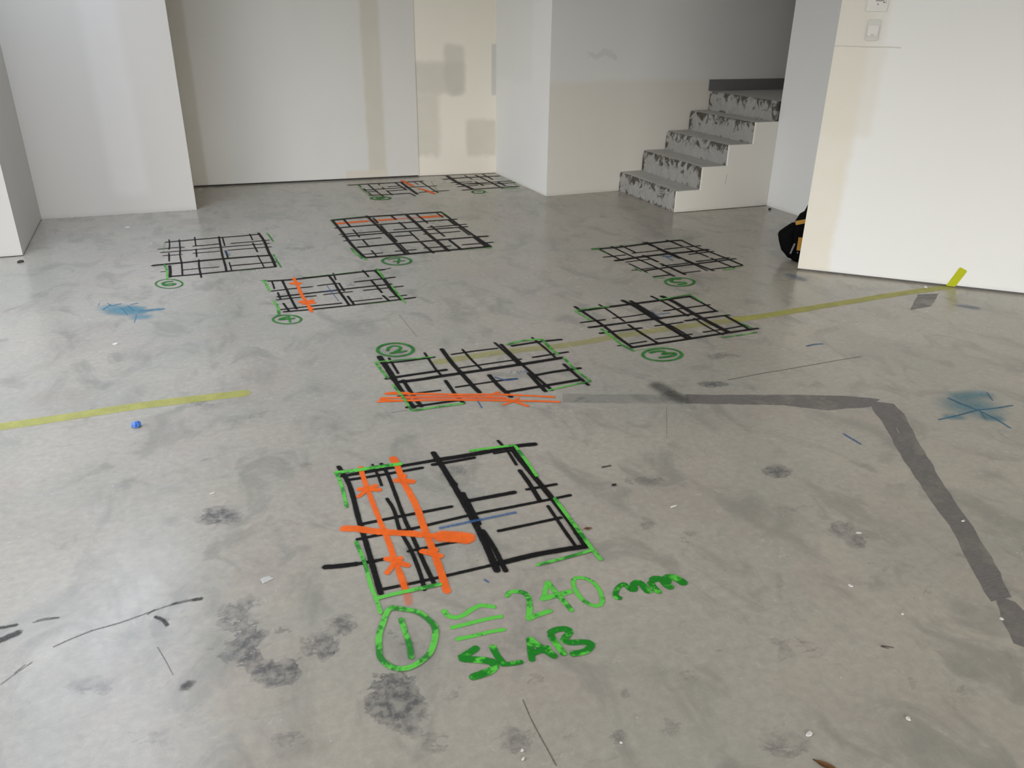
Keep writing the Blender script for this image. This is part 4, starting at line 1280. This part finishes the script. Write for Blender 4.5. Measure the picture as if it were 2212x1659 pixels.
# the note beside the first grid
L = STROKES['note']
ox, oy = 0.62, 1.72
note = thing('painted_note', 'green painted writing "240 mm SLAB" below the nearest grid', 'floor writing', (ox, oy, 0))
NPART = {'tilde': ('equals_sign', 'light'), 'two': ('numeral', 'light'), 'four': ('numeral', 'light'), 'zero': ('numeral', 'light'), 'unit': ('unit_letters', 'dark'), 'word': ('word_letters', 'dark')}
zi = 0
for key in ('tilde', 'two', 'four', 'zero', 'unit', 'word'):
    nme, mt = NPART[key]
    o = strokes_obj(nme, [(hw, pts) for k, hw, pts in L if k == key], PAINT[mt], note, 0.0009 + zi * 0.0001, (ox, oy))
    zi += 1
    o['label'] = {'tilde': 'light green approximately equals sign', 'two': 'light green numeral 2', 'four': 'light green numeral 4', 'zero': 'light green numeral 0', 'unit': 'dark green letters mm', 'word': 'dark green word SLAB'}[key]

# other marks
def marks(key, name, label, cat, base, part=None):
    L = STROKES[key]
    ox = sum(p[0] for p in L[0][2]) / len(L[0][2]) / 1000
    oy = sum(p[1] for p in L[0][2]) / len(L[0][2]) / 1000
    root = thing(name, label, cat, (ox, oy, 0))
    for i, (k, hw, pts) in enumerate(L):
        strokes_obj(part[k], [(hw, pts)], PAINT[k], root, base + i * 0.00003, (ox, oy))
    return root
marks('left_line', 'yellow_line', 'pale yellow painted line ending mid floor, left of the circled 2', 'floor marking', 0.0006, {'Y': 'line_paint'})
marks('right_line', 'yellow_line', 'worn yellow line running under grids 2 and 3 to the white wall', 'floor marking', 0.0006, {'Y': 'line_paint', 'y': 'worn_paint'})
marks('west_blue', 'blue_spray_mark', 'pale blue spray smudge with scratchy strokes, left of grid 4', 'floor marking', 0.0006, {'C': 'blue_spray', 'c': 'blue_stroke'})
marks('east_blue', 'blue_spray_mark', 'turquoise spray patch crossed by dark strokes, right of the grey mortar strip', 'floor marking', 0.0006, {'C': 'blue_spray', 'c': 'blue_stroke'})
TICK = ['short bright blue crayon dash inside the bend of the grey mortar strip', 'small blue crayon dash between grid 3 and the turquoise patch', 'soft blue smudge on the floor at the corner of the white wall',
        'faint blue smear on the floor below the upright yellow strip', 'tiny blue dot under the lower edge of the nearest grid']
for (k, hw, pts), lb in zip(STROKES['blue_ticks'], TICK):
    ox, oy = pts[0][0] / 1000, pts[0][1] / 1000
    tag(strokes_obj('crayon_mark', [(hw, pts)], PAINT[k], None, 0.0006, (ox, oy)), lb, 'floor marking', 'blue crayon marks')
    COL.objects[-1].location = (ox, oy, 0)

# ------------------------------------------------------------------ things on the white wall
def on_wall(s, z, d=0.0):
    q = RA + RD * s + RN * d
    return Vector((q.x, q.y, z))
RW = Matrix(((RD.x, -RN.x, 0), (RD.y, -RN.y, 0), (0, 0, 1))).to_4x4()   # local x along wall, -y out of it
RZ = math.atan2(RD.y, RD.x)
M_PLASTIC = plain('white switch plastic', (0.76, 0.76, 0.74), 0.35, 0.02)
M_PLATE = plain('grey white plate plastic', (0.66, 0.66, 0.64), 0.4, 0.03)
M_INK = plain('black marker ink', (0.02, 0.02, 0.02), 0.6)
M_STRIPTAPE = plain('fluorescent yellow tape', (0.46, 0.50, 0.004), 0.55, 0.08, 60)

def rounded_rect(w, h, r, n=6, bulge=0.0):
    P = []
    for cx, cz, a0 in ((w / 2 - r, h / 2 - r, 0), (-w / 2 + r, h / 2 - r, PI / 2), (-w / 2 + r, -h / 2 + r, PI), (w / 2 - r, -h / 2 + r, 1.5 * PI)):
        for k in range(n + 1):
            a = a0 + PI / 2 * k / n
            P.append((cx + r * math.cos(a), cz + r * math.sin(a)))
    return P
def plate_bm(P, d0, d1, bev=0.0015, taper=0.0):
    bm = bmesh.new()
    rings = [(d0, 1.0), (d1 - bev, 1.0 - taper), (d1, 1.0 - taper - 0.03)]
    vs = [[bm.verts.new((x * s, -d, z * s)) for x, z in P] for d, s in rings]
    for a, b in zip(vs, vs[1:]):
        for i in range(len(P)):
            bm.faces.new((a[i], a[(i + 1) % len(P)], b[(i + 1) % len(P)], b[i]))
    bm.faces.new(vs[-1]); bm.faces.new(vs[0][::-1])
    bmesh.ops.recalc_face_normals(bm, faces=bm.faces)
    return bm
sw = thing('light_switch', 'white rocker light switch with rounded plate on the white wall', 'light switch', on_wall(0.1945, 1.459), RZ)
obj('switch_plate', plate_bm(rounded_rect(0.073, 0.114, 0.014), 0.0, 0.007, 0.003), M_PLATE, sw)
rk = plate_bm(rounded_rect(0.058, 0.058, 0.007), 0.006, 0.0125, 0.002)
for v in rk.verts:
    if v.co.y < -0.008:
        v.co.y += -0.004 * (-v.co.z / 0.029)
rk = obj('rocker', rk, M_PLASTIC, sw)
rk.location = (0, 0, -0.004)
bm = bmesh.new(); add_box(bm, -0.009, 0.009, -0.0170, -0.0140, -0.0215, -0.0195, 0.0005)
obj('indicator_mark', bm, plain('grey indicator', (0.12, 0.12, 0.12), 0.5), rk)
up = thing('wall_plate', 'square white blank plate with marker scribble above the light switch', 'wall plate', on_wall(0.192, 1.617), RZ)
obj('cover', plate_bm(rounded_rect(0.113, 0.120, 0.006), 0.0, 0.009, 0.002), M_PLASTIC, up)
bm = bmesh.new()
bmesh.ops.create_cone(bm, cap_ends=True, segments=20, radius1=0.0050, radius2=0.0042, depth=0.003, matrix=Matrix.Translation((0.003, -0.0100, -0.022)) @ Matrix.Rotation(PI / 2, 4, 'X'))
obj('screw_cap', bm, plain('grey screw cap', (0.42, 0.42, 0.42), 0.5), up)
bm = bmesh.new()
def pen(pts, w, d=-0.00925):
    for (xa, za), (xb, zb) in zip(pts, pts[1:]):
        dx, dz = xb - xa, zb - za
        l = math.hypot(dx, dz) or 1
        nx, nz = -dz / l * w / 2, dx / l * w / 2
        ex, ez = dx / l * w / 2, dz / l * w / 2
        bm.faces.new([bm.verts.new(p) for p in ((xa + nx - ex, d, za + nz - ez), (xa - nx - ex, d, za - nz - ez), (xb - nx + ex, d, zb - nz + ez), (xb + nx + ex, d, zb + nz + ez))])
pen([(-0.010, -0.004), (-0.006, -0.0062), (-0.002, -0.003), (0.004, -0.0062), (0.008, -0.003), (0.014, -0.0062), (0.019, -0.003), (0.028, -0.0058), (0.033, -0.003)], 0.0028)
pen([(0.030, -0.0125), (0.033, -0.0105), (0.0375, -0.0125), (0.034, -0.0140), (0.031, -0.0120)], 0.0026)
pen([(0.0425, -0.002), (0.0450, -0.007), (0.0450, -0.012), (0.0420, -0.017)], 0.0016)
bmesh.ops.recalc_face_normals(bm, faces=bm.faces)
obj('marker_writing', bm, M_INK, up)
# upright yellow strip: short piece running from the floor line up the wall
bm = bmesh.new()
sp = [(0.890, 0.004), (0.942, 0.004), (0.985, 0.106), (0.981, 0.114), (0.947, 0.129), (0.939, 0.127)]
o0 = on_wall(0.916, 0.0)
P0 = [(s - 0.916, z) for s, z in sp]
fa = [bm.verts.new((x, -0.0012, z)) for x, z in P0]
fb = [bm.verts.new((x, -0.0001, z)) for x, z in P0]
bm.faces.new(fa); bm.faces.new(fb[::-1])
for i in range(len(fa)): bm.faces.new((fa[i], fb[i], fb[(i + 1) % len(fa)], fa[(i + 1) % len(fa)]))
bmesh.ops.recalc_face_normals(bm, faces=bm.faces)
ys = obj('tape_strip', bm, M_STRIPTAPE)
tag(ys, 'bright yellow tape strip slanting up the foot of the white wall', 'tape')
ys.location = o0
ys.rotation_euler = (0, 0, RZ)

# ------------------------------------------------------------------ tool bag behind the end of the white wall
M_FABRIC = plain('black bag canvas', (0.004, 0.004, 0.0045), 0.9, 0.3, 160, 0.06)
M_YEL = plain('yellow bag trim', (0.46, 0.25, 0.035), 0.7, 0.12, 140)
M_GREY = plain('grey buckle', (0.16, 0.165, 0.17), 0.4, 0.1)
BC = RA + Vector((0.078, 0.085)) - RN * 0.150 + RD * 0.045
bag = thing('tool_bag', 'black tool bag with yellow panels behind the end of the white wall', 'tool bag', (BC.x, BC.y, 0), RZ)
# local x runs along the wall (away behind it), -x is the side that shows past the wall end, -y faces the room
def super_loft(sections, n=28, p=3.2):
    bm = bmesh.new()
    rings = []
    for z, hx, hy, ox, oy in sections:
        ring = []
        for k in range(n):
            a = 2 * PI * k / n
            c, s = math.cos(a), math.sin(a)
            x = hx * math.copysign(abs(c) ** (2 / p), c)
            y = hy * math.copysign(abs(s) ** (2 / p), s)
            w = 0.004 * noise.noise(Vector((x * 25, y * 25, z * 25)))
            ring.append(bm.verts.new((ox + x + w, oy + y + w, z + w)))
        rings.append(ring)
    for a, b in zip(rings, rings[1:]):
        for k in range(n):
            bm.faces.new((a[k], a[(k + 1) % n], b[(k + 1) % n], b[k]))
    bm.faces.new(rings[0][::-1]); bm.faces.new(rings[-1])
    bmesh.ops.recalc_face_normals(bm, faces=bm.faces)
    return bm
body = obj('bag_body', super_loft([(0.004, 0.125, 0.085, 0.03, 0), (0.02, 0.14, 0.095, 0.03, 0), (0.10, 0.145, 0.10, 0.02, 0), (0.20, 0.145, 0.10, 0.02, 0), (0.26, 0.14, 0.095, 0.025, 0), (0.31, 0.125, 0.085, 0.03, 0), (0.345, 0.09, 0.06, 0.04, 0), (0.355, 0.05, 0.03, 0.05, 0)]), M_FABRIC, bag, True)
obj('side_pocket', super_loft([(0.025, 0.03, 0.06, -0.105, -0.01), (0.07, 0.055, 0.075, -0.120, -0.01), (0.13, 0.065, 0.08, -0.135, -0.01), (0.175, 0.06, 0.08, -0.150, -0.01), (0.185, 0.055, 0.075, -0.152, -0.01), (0.215, 0.045, 0.065, -0.130, -0.01), (0.245, 0.03, 0.05, -0.110, -0.01)], 20, 2.8), M_FABRIC, bag, True)
bm = bmesh.new(); add_box(bm, -0.075, 0.06, -0.006, 0.006, -0.014, 0.014, 0.004)
tp = obj('top_trim', bm, M_YEL, bag); tp.location = (-0.035, -0.094, 0.292); tp.rotation_euler = (-0.25, -0.30, 0); tp['label'] = 'yellow edge trim'
bm = bmesh.new(); add_box(bm, -0.028, 0.05, -0.005, 0.005, -0.045, 0.045, 0.004)
fp = obj('front_panel', bm, M_YEL, bag); fp.location = (-0.045, -0.103, 0.135); fp['label'] = 'yellow front panel'
bm = bmesh.new()
for k in range(14):
    pass
HP = [(-0.06, 0.0, 0.33), (-0.045, 0.0, 0.375), (0.0, 0.0, 0.405), (0.06, 0.0, 0.405), (0.11, 0.0, 0.375), (0.125, 0.0, 0.33)]
prev = None
for j, (x, y, z) in enumerate(HP):
    a = HP[max(0, j - 1)]; b = HP[min(len(HP) - 1, j + 1)]
    tv = Vector((b[0] - a[0], 0, b[2] - a[2])).normalized(); nv = Vector((-tv.z, 0, tv.x))
    ring = [bm.verts.new(Vector((x, y, z)) + nv * 0.007 * math.cos(t) + Vector((0, 1, 0)) * 0.014 * math.sin(t)) for t in [2 * PI * k / 10 for k in range(10)]]
    if prev:
        for k in range(10): bm.faces.new((prev[k], prev[(k + 1) % 10], ring[(k + 1) % 10], ring[k]))
    prev = ring
hd = obj('handle', bm, M_FABRIC, bag, True)
bm = bmesh.new(); add_box(bm, -0.006, 0.006, -0.003, 0.003, -0.045, 0.03, 0.002)
st_ = obj('strap', bm, M_GREY, bag); st_.location = (-0.098, -0.100, 0.105); st_.rotation_euler = (0, 0.25, 0); st_['label'] = 'grey strap end'
bm = bmesh.new(); bmesh.ops.create_uvsphere(bm, u_segments=12, v_segments=8, radius=0.006)
rv = obj('stud', bm, M_GREY, bag, True); rv.location = (-0.062, -0.104, 0.075); rv['label'] = 'metal stud'

# ------------------------------------------------------------------ small debris on the slab
M_LEAF = plain('dry brown leaf', (0.24, 0.115, 0.045), 0.7, 0.3, 200)
M_LEAF2 = plain('dark dry leaf', (0.055, 0.048, 0.045), 0.7, 0.3, 200)
M_CHIP = plain('white plaster chip', (0.62, 0.60, 0.57), 0.8, 0.10, 150)
M_FLAKE = plain('pale paint flake', (0.48, 0.47, 0.44), 0.7, 0.08, 150)
M_STONE = plain('dark grit', (0.045, 0.040, 0.036), 0.9, 0.3, 120)
M_BLUE = plain('blue plastic film', (0.055, 0.17, 0.52), 0.35, 0.35, 90, 0.5)
M_WOOD = plain('pale wood splinter', (0.42, 0.39, 0.33), 0.8, 0.2, 150)
def leaf(name, key, L, W, rz, mat, label, cat='leaf', curl=0.25):
    x, y = SPOT[key]
    bm = bmesh.new()
    n = 9
    R = []
    for i in range(n + 1):
        t = i / n
        w = W * math.sin(PI * min(1, t * 1.02 + 0.02)) ** 0.8 * (1 - 0.25 * t) / 2 + 0.0006
        row = []
        for s in (-1, -0.5, 0, 0.5, 1):
            z = 0.0012 + curl * W * (abs(s) ** 1.6) * 0.5 + 0.0015 * abs(noise.noise(Vector((t * 6, s * 2, L * 90))))
            row.append(bm.verts.new(((t - 0.5) * L, s * w * (1 + 0.12 * noise.noise(Vector((t * 9, s, 1)))), z)))
        R.append(row)
    for a, b in zip(R, R[1:]):
        for k in range(4):
            bm.faces.new((a[k], b[k], b[k + 1], a[k + 1]))
    r = bmesh.ops.solidify(bm, geom=bm.faces[:], thickness=0.0006)
    bmesh.ops.recalc_face_normals(bm, faces=bm.faces)
    root = thing(name, label, cat, (x, y, 0.0009), rz)
    obj('leaf_blade', bm, mat, root, True)
    bm = bmesh.new()
    add_box(bm, -L * 0.72, -L * 0.47, -0.0008, 0.0008, 0.0008, 0.0024, 0.0004)
    obj('leaf_stem', bm, mat, root)
leaf('dry_leaf', 'leaf_a', 0.055, 0.018, 2.2, M_LEAF, 'curled orange brown leaf on the floor at the bottom edge of the picture')
leaf('dry_leaf', 'leaf_b', 0.026, 0.013, -0.15, M_LEAF, 'small brown leaf beside the right edge of the nearest grid')
leaf('dry_leaf', 'leaf_c', 0.020, 0.015, 0.2, M_LEAF2, 'small dark grey leaf alone on the floor between grids 1 and 3')
def chip(name, key, a, b, h, rz, mat, label, cat, n=9, seed=0, group=None):
    x, y = SPOT[key]
    bm = bmesh.new()
    rnd = random.Random(seed)
    rr = [rnd.uniform(0.6, 1.05) for _ in range(n)]
    lo = [bm.verts.new((a * rr[k] * math.cos(2 * PI * k / n), b * rr[k] * math.sin(2 * PI * k / n), 0.0003)) for k in range(n)]
    hi = [bm.verts.new((v.co.x * 0.86, v.co.y * 0.86, h * rnd.uniform(0.6, 1.0))) for v in lo]
    mid = bm.verts.new((rnd.uniform(-.2, .2) * a, rnd.uniform(-.2, .2) * b, h))
    bm.faces.new(lo[::-1])
    for k in range(n):
        bm.faces.new((lo[k], lo[(k + 1) % n], hi[(k + 1) % n], hi[k]))
        bm.faces.new((hi[k], hi[(k + 1) % n], mid))
    bmesh.ops.recalc_face_normals(bm, faces=bm.faces)
    o = tag(obj(name, bm, mat), label, cat, group)
    o.location = (x, y, 0.0006)
    o.rotation_euler = (0, 0, rz)
    return o
CG = 'white plaster chips on the floor'
chip('paint_flake', 'flake_a', 0.024, 0.017, 0.0016, 0.3, M_FLAKE, 'large pale paint flake left of the nearest grid', 'flake', 11, 3)
for key, a, b, rz, lb in (
    ('flake_b', 0.014, 0.006, 0.3, 'long white chip just above the orange brown leaf'),
    ('flake_c', 0.008, 0.008, 1.0, 'square white chip up and right from the orange brown leaf'),
    ('flake_d', 0.007, 0.009, 0.4, 'white chip right of the writing, left of the lower mortar strip'),
    ('flake_e', 0.0045, 0.005, 0.0, 'tiny bright white chip in bare floor left of the mortar strip end'),
    ('flake_f', 0.008, 0.007, 0.2, 'white chip lying on the lower end of the slanting mortar strip'),
    ('flake_g', 0.013, 0.005, -0.5, 'white scraped chip on the brown stain left of the slanting mortar strip'),
    ('flake_h', 0.016, 0.005, 0.1, 'thin white smear right of the brown leaf by grid 1'),
    ('flake_i', 0.022, 0.026, 0.5, 'white chip on the floor in front of the white column'),
    ('flake_j', 0.012, 0.005, 0.2, 'slim white chip at the dark stain far left of grid 1'),
    ('flake_k', 0.012, 0.011, 0.7, 'white chip below the dark patch under the yellow tape strip'),
    ('flake_l', 0.016, 0.013, 0.1, 'white chip between the blue smudge and the left yellow line'),
    ('flake_m', 0.005, 0.004, 0.4, 'upper of two small white chips at the bottom edge of the picture'),
    ('flake_n', 0.006, 0.004, 0.9, 'lower of two small white chips at the bottom edge of the picture'),
    ('flake_o', 0.004, 0.004, 0.0, 'single white speck right of the two bottom edge chips'),
    ('flake_p', 0.010, 0.005, 0.2, 'white speck in bare floor right of the slanting mortar strip'),
):
    chip('plaster_chip', key, a, b, 0.003, rz, M_CHIP, lb, 'plaster chip', 8, sum(map(ord, key)), CG)
chip('stone', 'stone_a', 0.024, 0.018, 0.014, 0.4, M_STONE, 'dark lump of grit on the floor beside the left pier', 'stone', 8, 5)
chip('stone', 'stone_b', 0.020, 0.014, 0.013, 0.2, M_STONE, 'dark crumb on the floor at the foot of the stair side', 'stone', 8, 6)
chip('rubble_piece', 'stone_c', 0.022, 0.012, 0.010, 0.9, M_CHIP, 'crumbled plaster lump under the white wall beside the yellow tape strip', 'rubble', 9, 9)
# crumpled blue film
bm = bmesh.new()
bmesh.ops.create_icosphere(bm, subdivisions=3, radius=1.0)
for v in bm.verts:
    d = v.co.normalized()
    k = 1 + 0.45 * noise.noise(d * 2.3) + 0.3 * noise.noise(d * 6.0)
    v.co = Vector((d.x * 0.017 * k, d.y * 0.015 * k, max(0.0, 0.010 + d.z * 0.013 * k)))
sx, sy = SPOT['scrap']
o = tag(obj('plastic_scrap', bm, M_BLUE), 'crumpled bright blue plastic scrap below the left yellow line', 'plastic scrap')
o.location = (sx, sy, 0.0004)
# splinters
for key, L, rz, mat, lb in (('stick', 0.040, 0.85, M_WOOD, 'thin pale splinter lying on the slanting grey mortar strip'), ('twig', 0.030, -0.75, M_STONE, 'dark twig fragment in open floor at the lower right')):
    bm = bmesh.new()
    r = bmesh.ops.create_cone(bm, cap_ends=True, segments=7, radius1=0.0016, radius2=0.0007, depth=L, matrix=Matrix.Translation((0, 0, 0.0016)) @ Matrix.Rotation(PI / 2, 4, 'Y'))
    for v in bm.verts: v.co.y += 0.08 * L * math.sin(v.co.x / L * 3)
    o = tag(obj('splinter' if mat is M_WOOD else 'twig', bm, mat), lb, 'splinter' if mat is M_WOOD else 'twig')
    o.location = (*SPOT[key], 0.0004); o.rotation_euler = (0, 0, rz)

# ------------------------------------------------------------------ daylight
w = bpy.data.worlds.new('overcast sky')
SC.world = w
w.use_nodes = True
nt = w.node_tree
nt.nodes.clear()
out = nt.nodes.new('ShaderNodeOutputWorld')
bg = nt.nodes.new('ShaderNodeBackground')
tc = nt.nodes.new('ShaderNodeTexCoord')
sx_ = nt.nodes.new('ShaderNodeSeparateXYZ')
cr = nt.nodes.new('ShaderNodeValToRGB')
cr.color_ramp.elements[0].position = 0.48
cr.color_ramp.elements[0].color = (0.20, 0.195, 0.185, 1)
cr.color_ramp.elements[1].position = 0.56
cr.color_ramp.elements[1].color = (1.10, 1.05, 0.97, 1)
ez = cr.color_ramp.elements.new(0.86)
ez.color = (0.57, 0.67, 0.86, 1)
mp = nt.nodes.new('ShaderNodeMath'); mp.operation = 'MULTIPLY_ADD'; mp.inputs[1].default_value = 0.5; mp.inputs[2].default_value = 0.5
nt.links.new(tc.outputs['Generated'], sx_.inputs[0])
nt.links.new(sx_.outputs[2], mp.inputs[0])
nt.links.new(mp.outputs[0], cr.inputs[0])
nt.links.new(cr.outputs[0], bg.inputs[0])
bg.inputs[1].default_value = 2.6
nt.links.new(bg.outputs[0], out.inputs[0])

def portal(name, loc, rot, sx, sy):
    ld = bpy.data.lights.new(name, 'AREA')
    ld.shape = 'RECTANGLE'; ld.size = sx; ld.size_y = sy
    ld.cycles.is_portal = True
    o = bpy.data.objects.new(name, ld); COL.objects.link(o)
    o.location = loc; o.rotation_euler = rot
portal('daylight_left', (-3.38, 2.55, 1.225), (0, -PI / 2, 0), 2.35, 3.5)
portal('daylight_front', (0.5, -3.68, 1.3), (PI / 2, 0, 0), 5.0, 2.45)
portal('daylight_roof', (-1.2, 4.75, CEIL + 0.11), (0, 0, 0), 1.5, 4.3)

# ------------------------------------------------------------------ camera
cd = bpy.data.cameras.new('camera')
cam = bpy.data.objects.new('camera', cd)
COL.objects.link(cam)
cd.sensor_fit = 'HORIZONTAL'
cd.sensor_width = 36.0
cd.lens = 36.0 * 1722.596 / 2212.0
pit, rol, yaw = math.radians(24.68063), math.radians(0.76963), math.radians(21.63503)
Fv = Vector((math.sin(yaw) * math.cos(pit), math.cos(yaw) * math.cos(pit), -math.sin(pit)))
Rv = Vector((math.cos(yaw), -math.sin(yaw), 0))
Uv = Rv.cross(Fv)
R2 = Rv * math.cos(rol) + Uv * math.sin(rol)
U2 = R2.cross(Fv)
mw = Matrix((R2, U2, -Fv)).transposed().to_4x4()
mw.translation = (0, 0, 1.5)
cam.matrix_world = mw
cd.clip_start = 0.02
SC.camera = cam

SC.view_settings.view_transform = 'Standard'
SC.view_settings.look = 'None'
SC.view_settings.gamma = 1.0
SC.view_settings.use_curve_mapping = False
SC.view_settings.exposure = 1.52
SC.cycles.transparent_max_bounces = 32
SC.cycles.max_bounces = 6
SC.cycles.diffuse_bounces = 5
SC.cycles.glossy_bounces = 3
SC.cycles.use_denoising = True
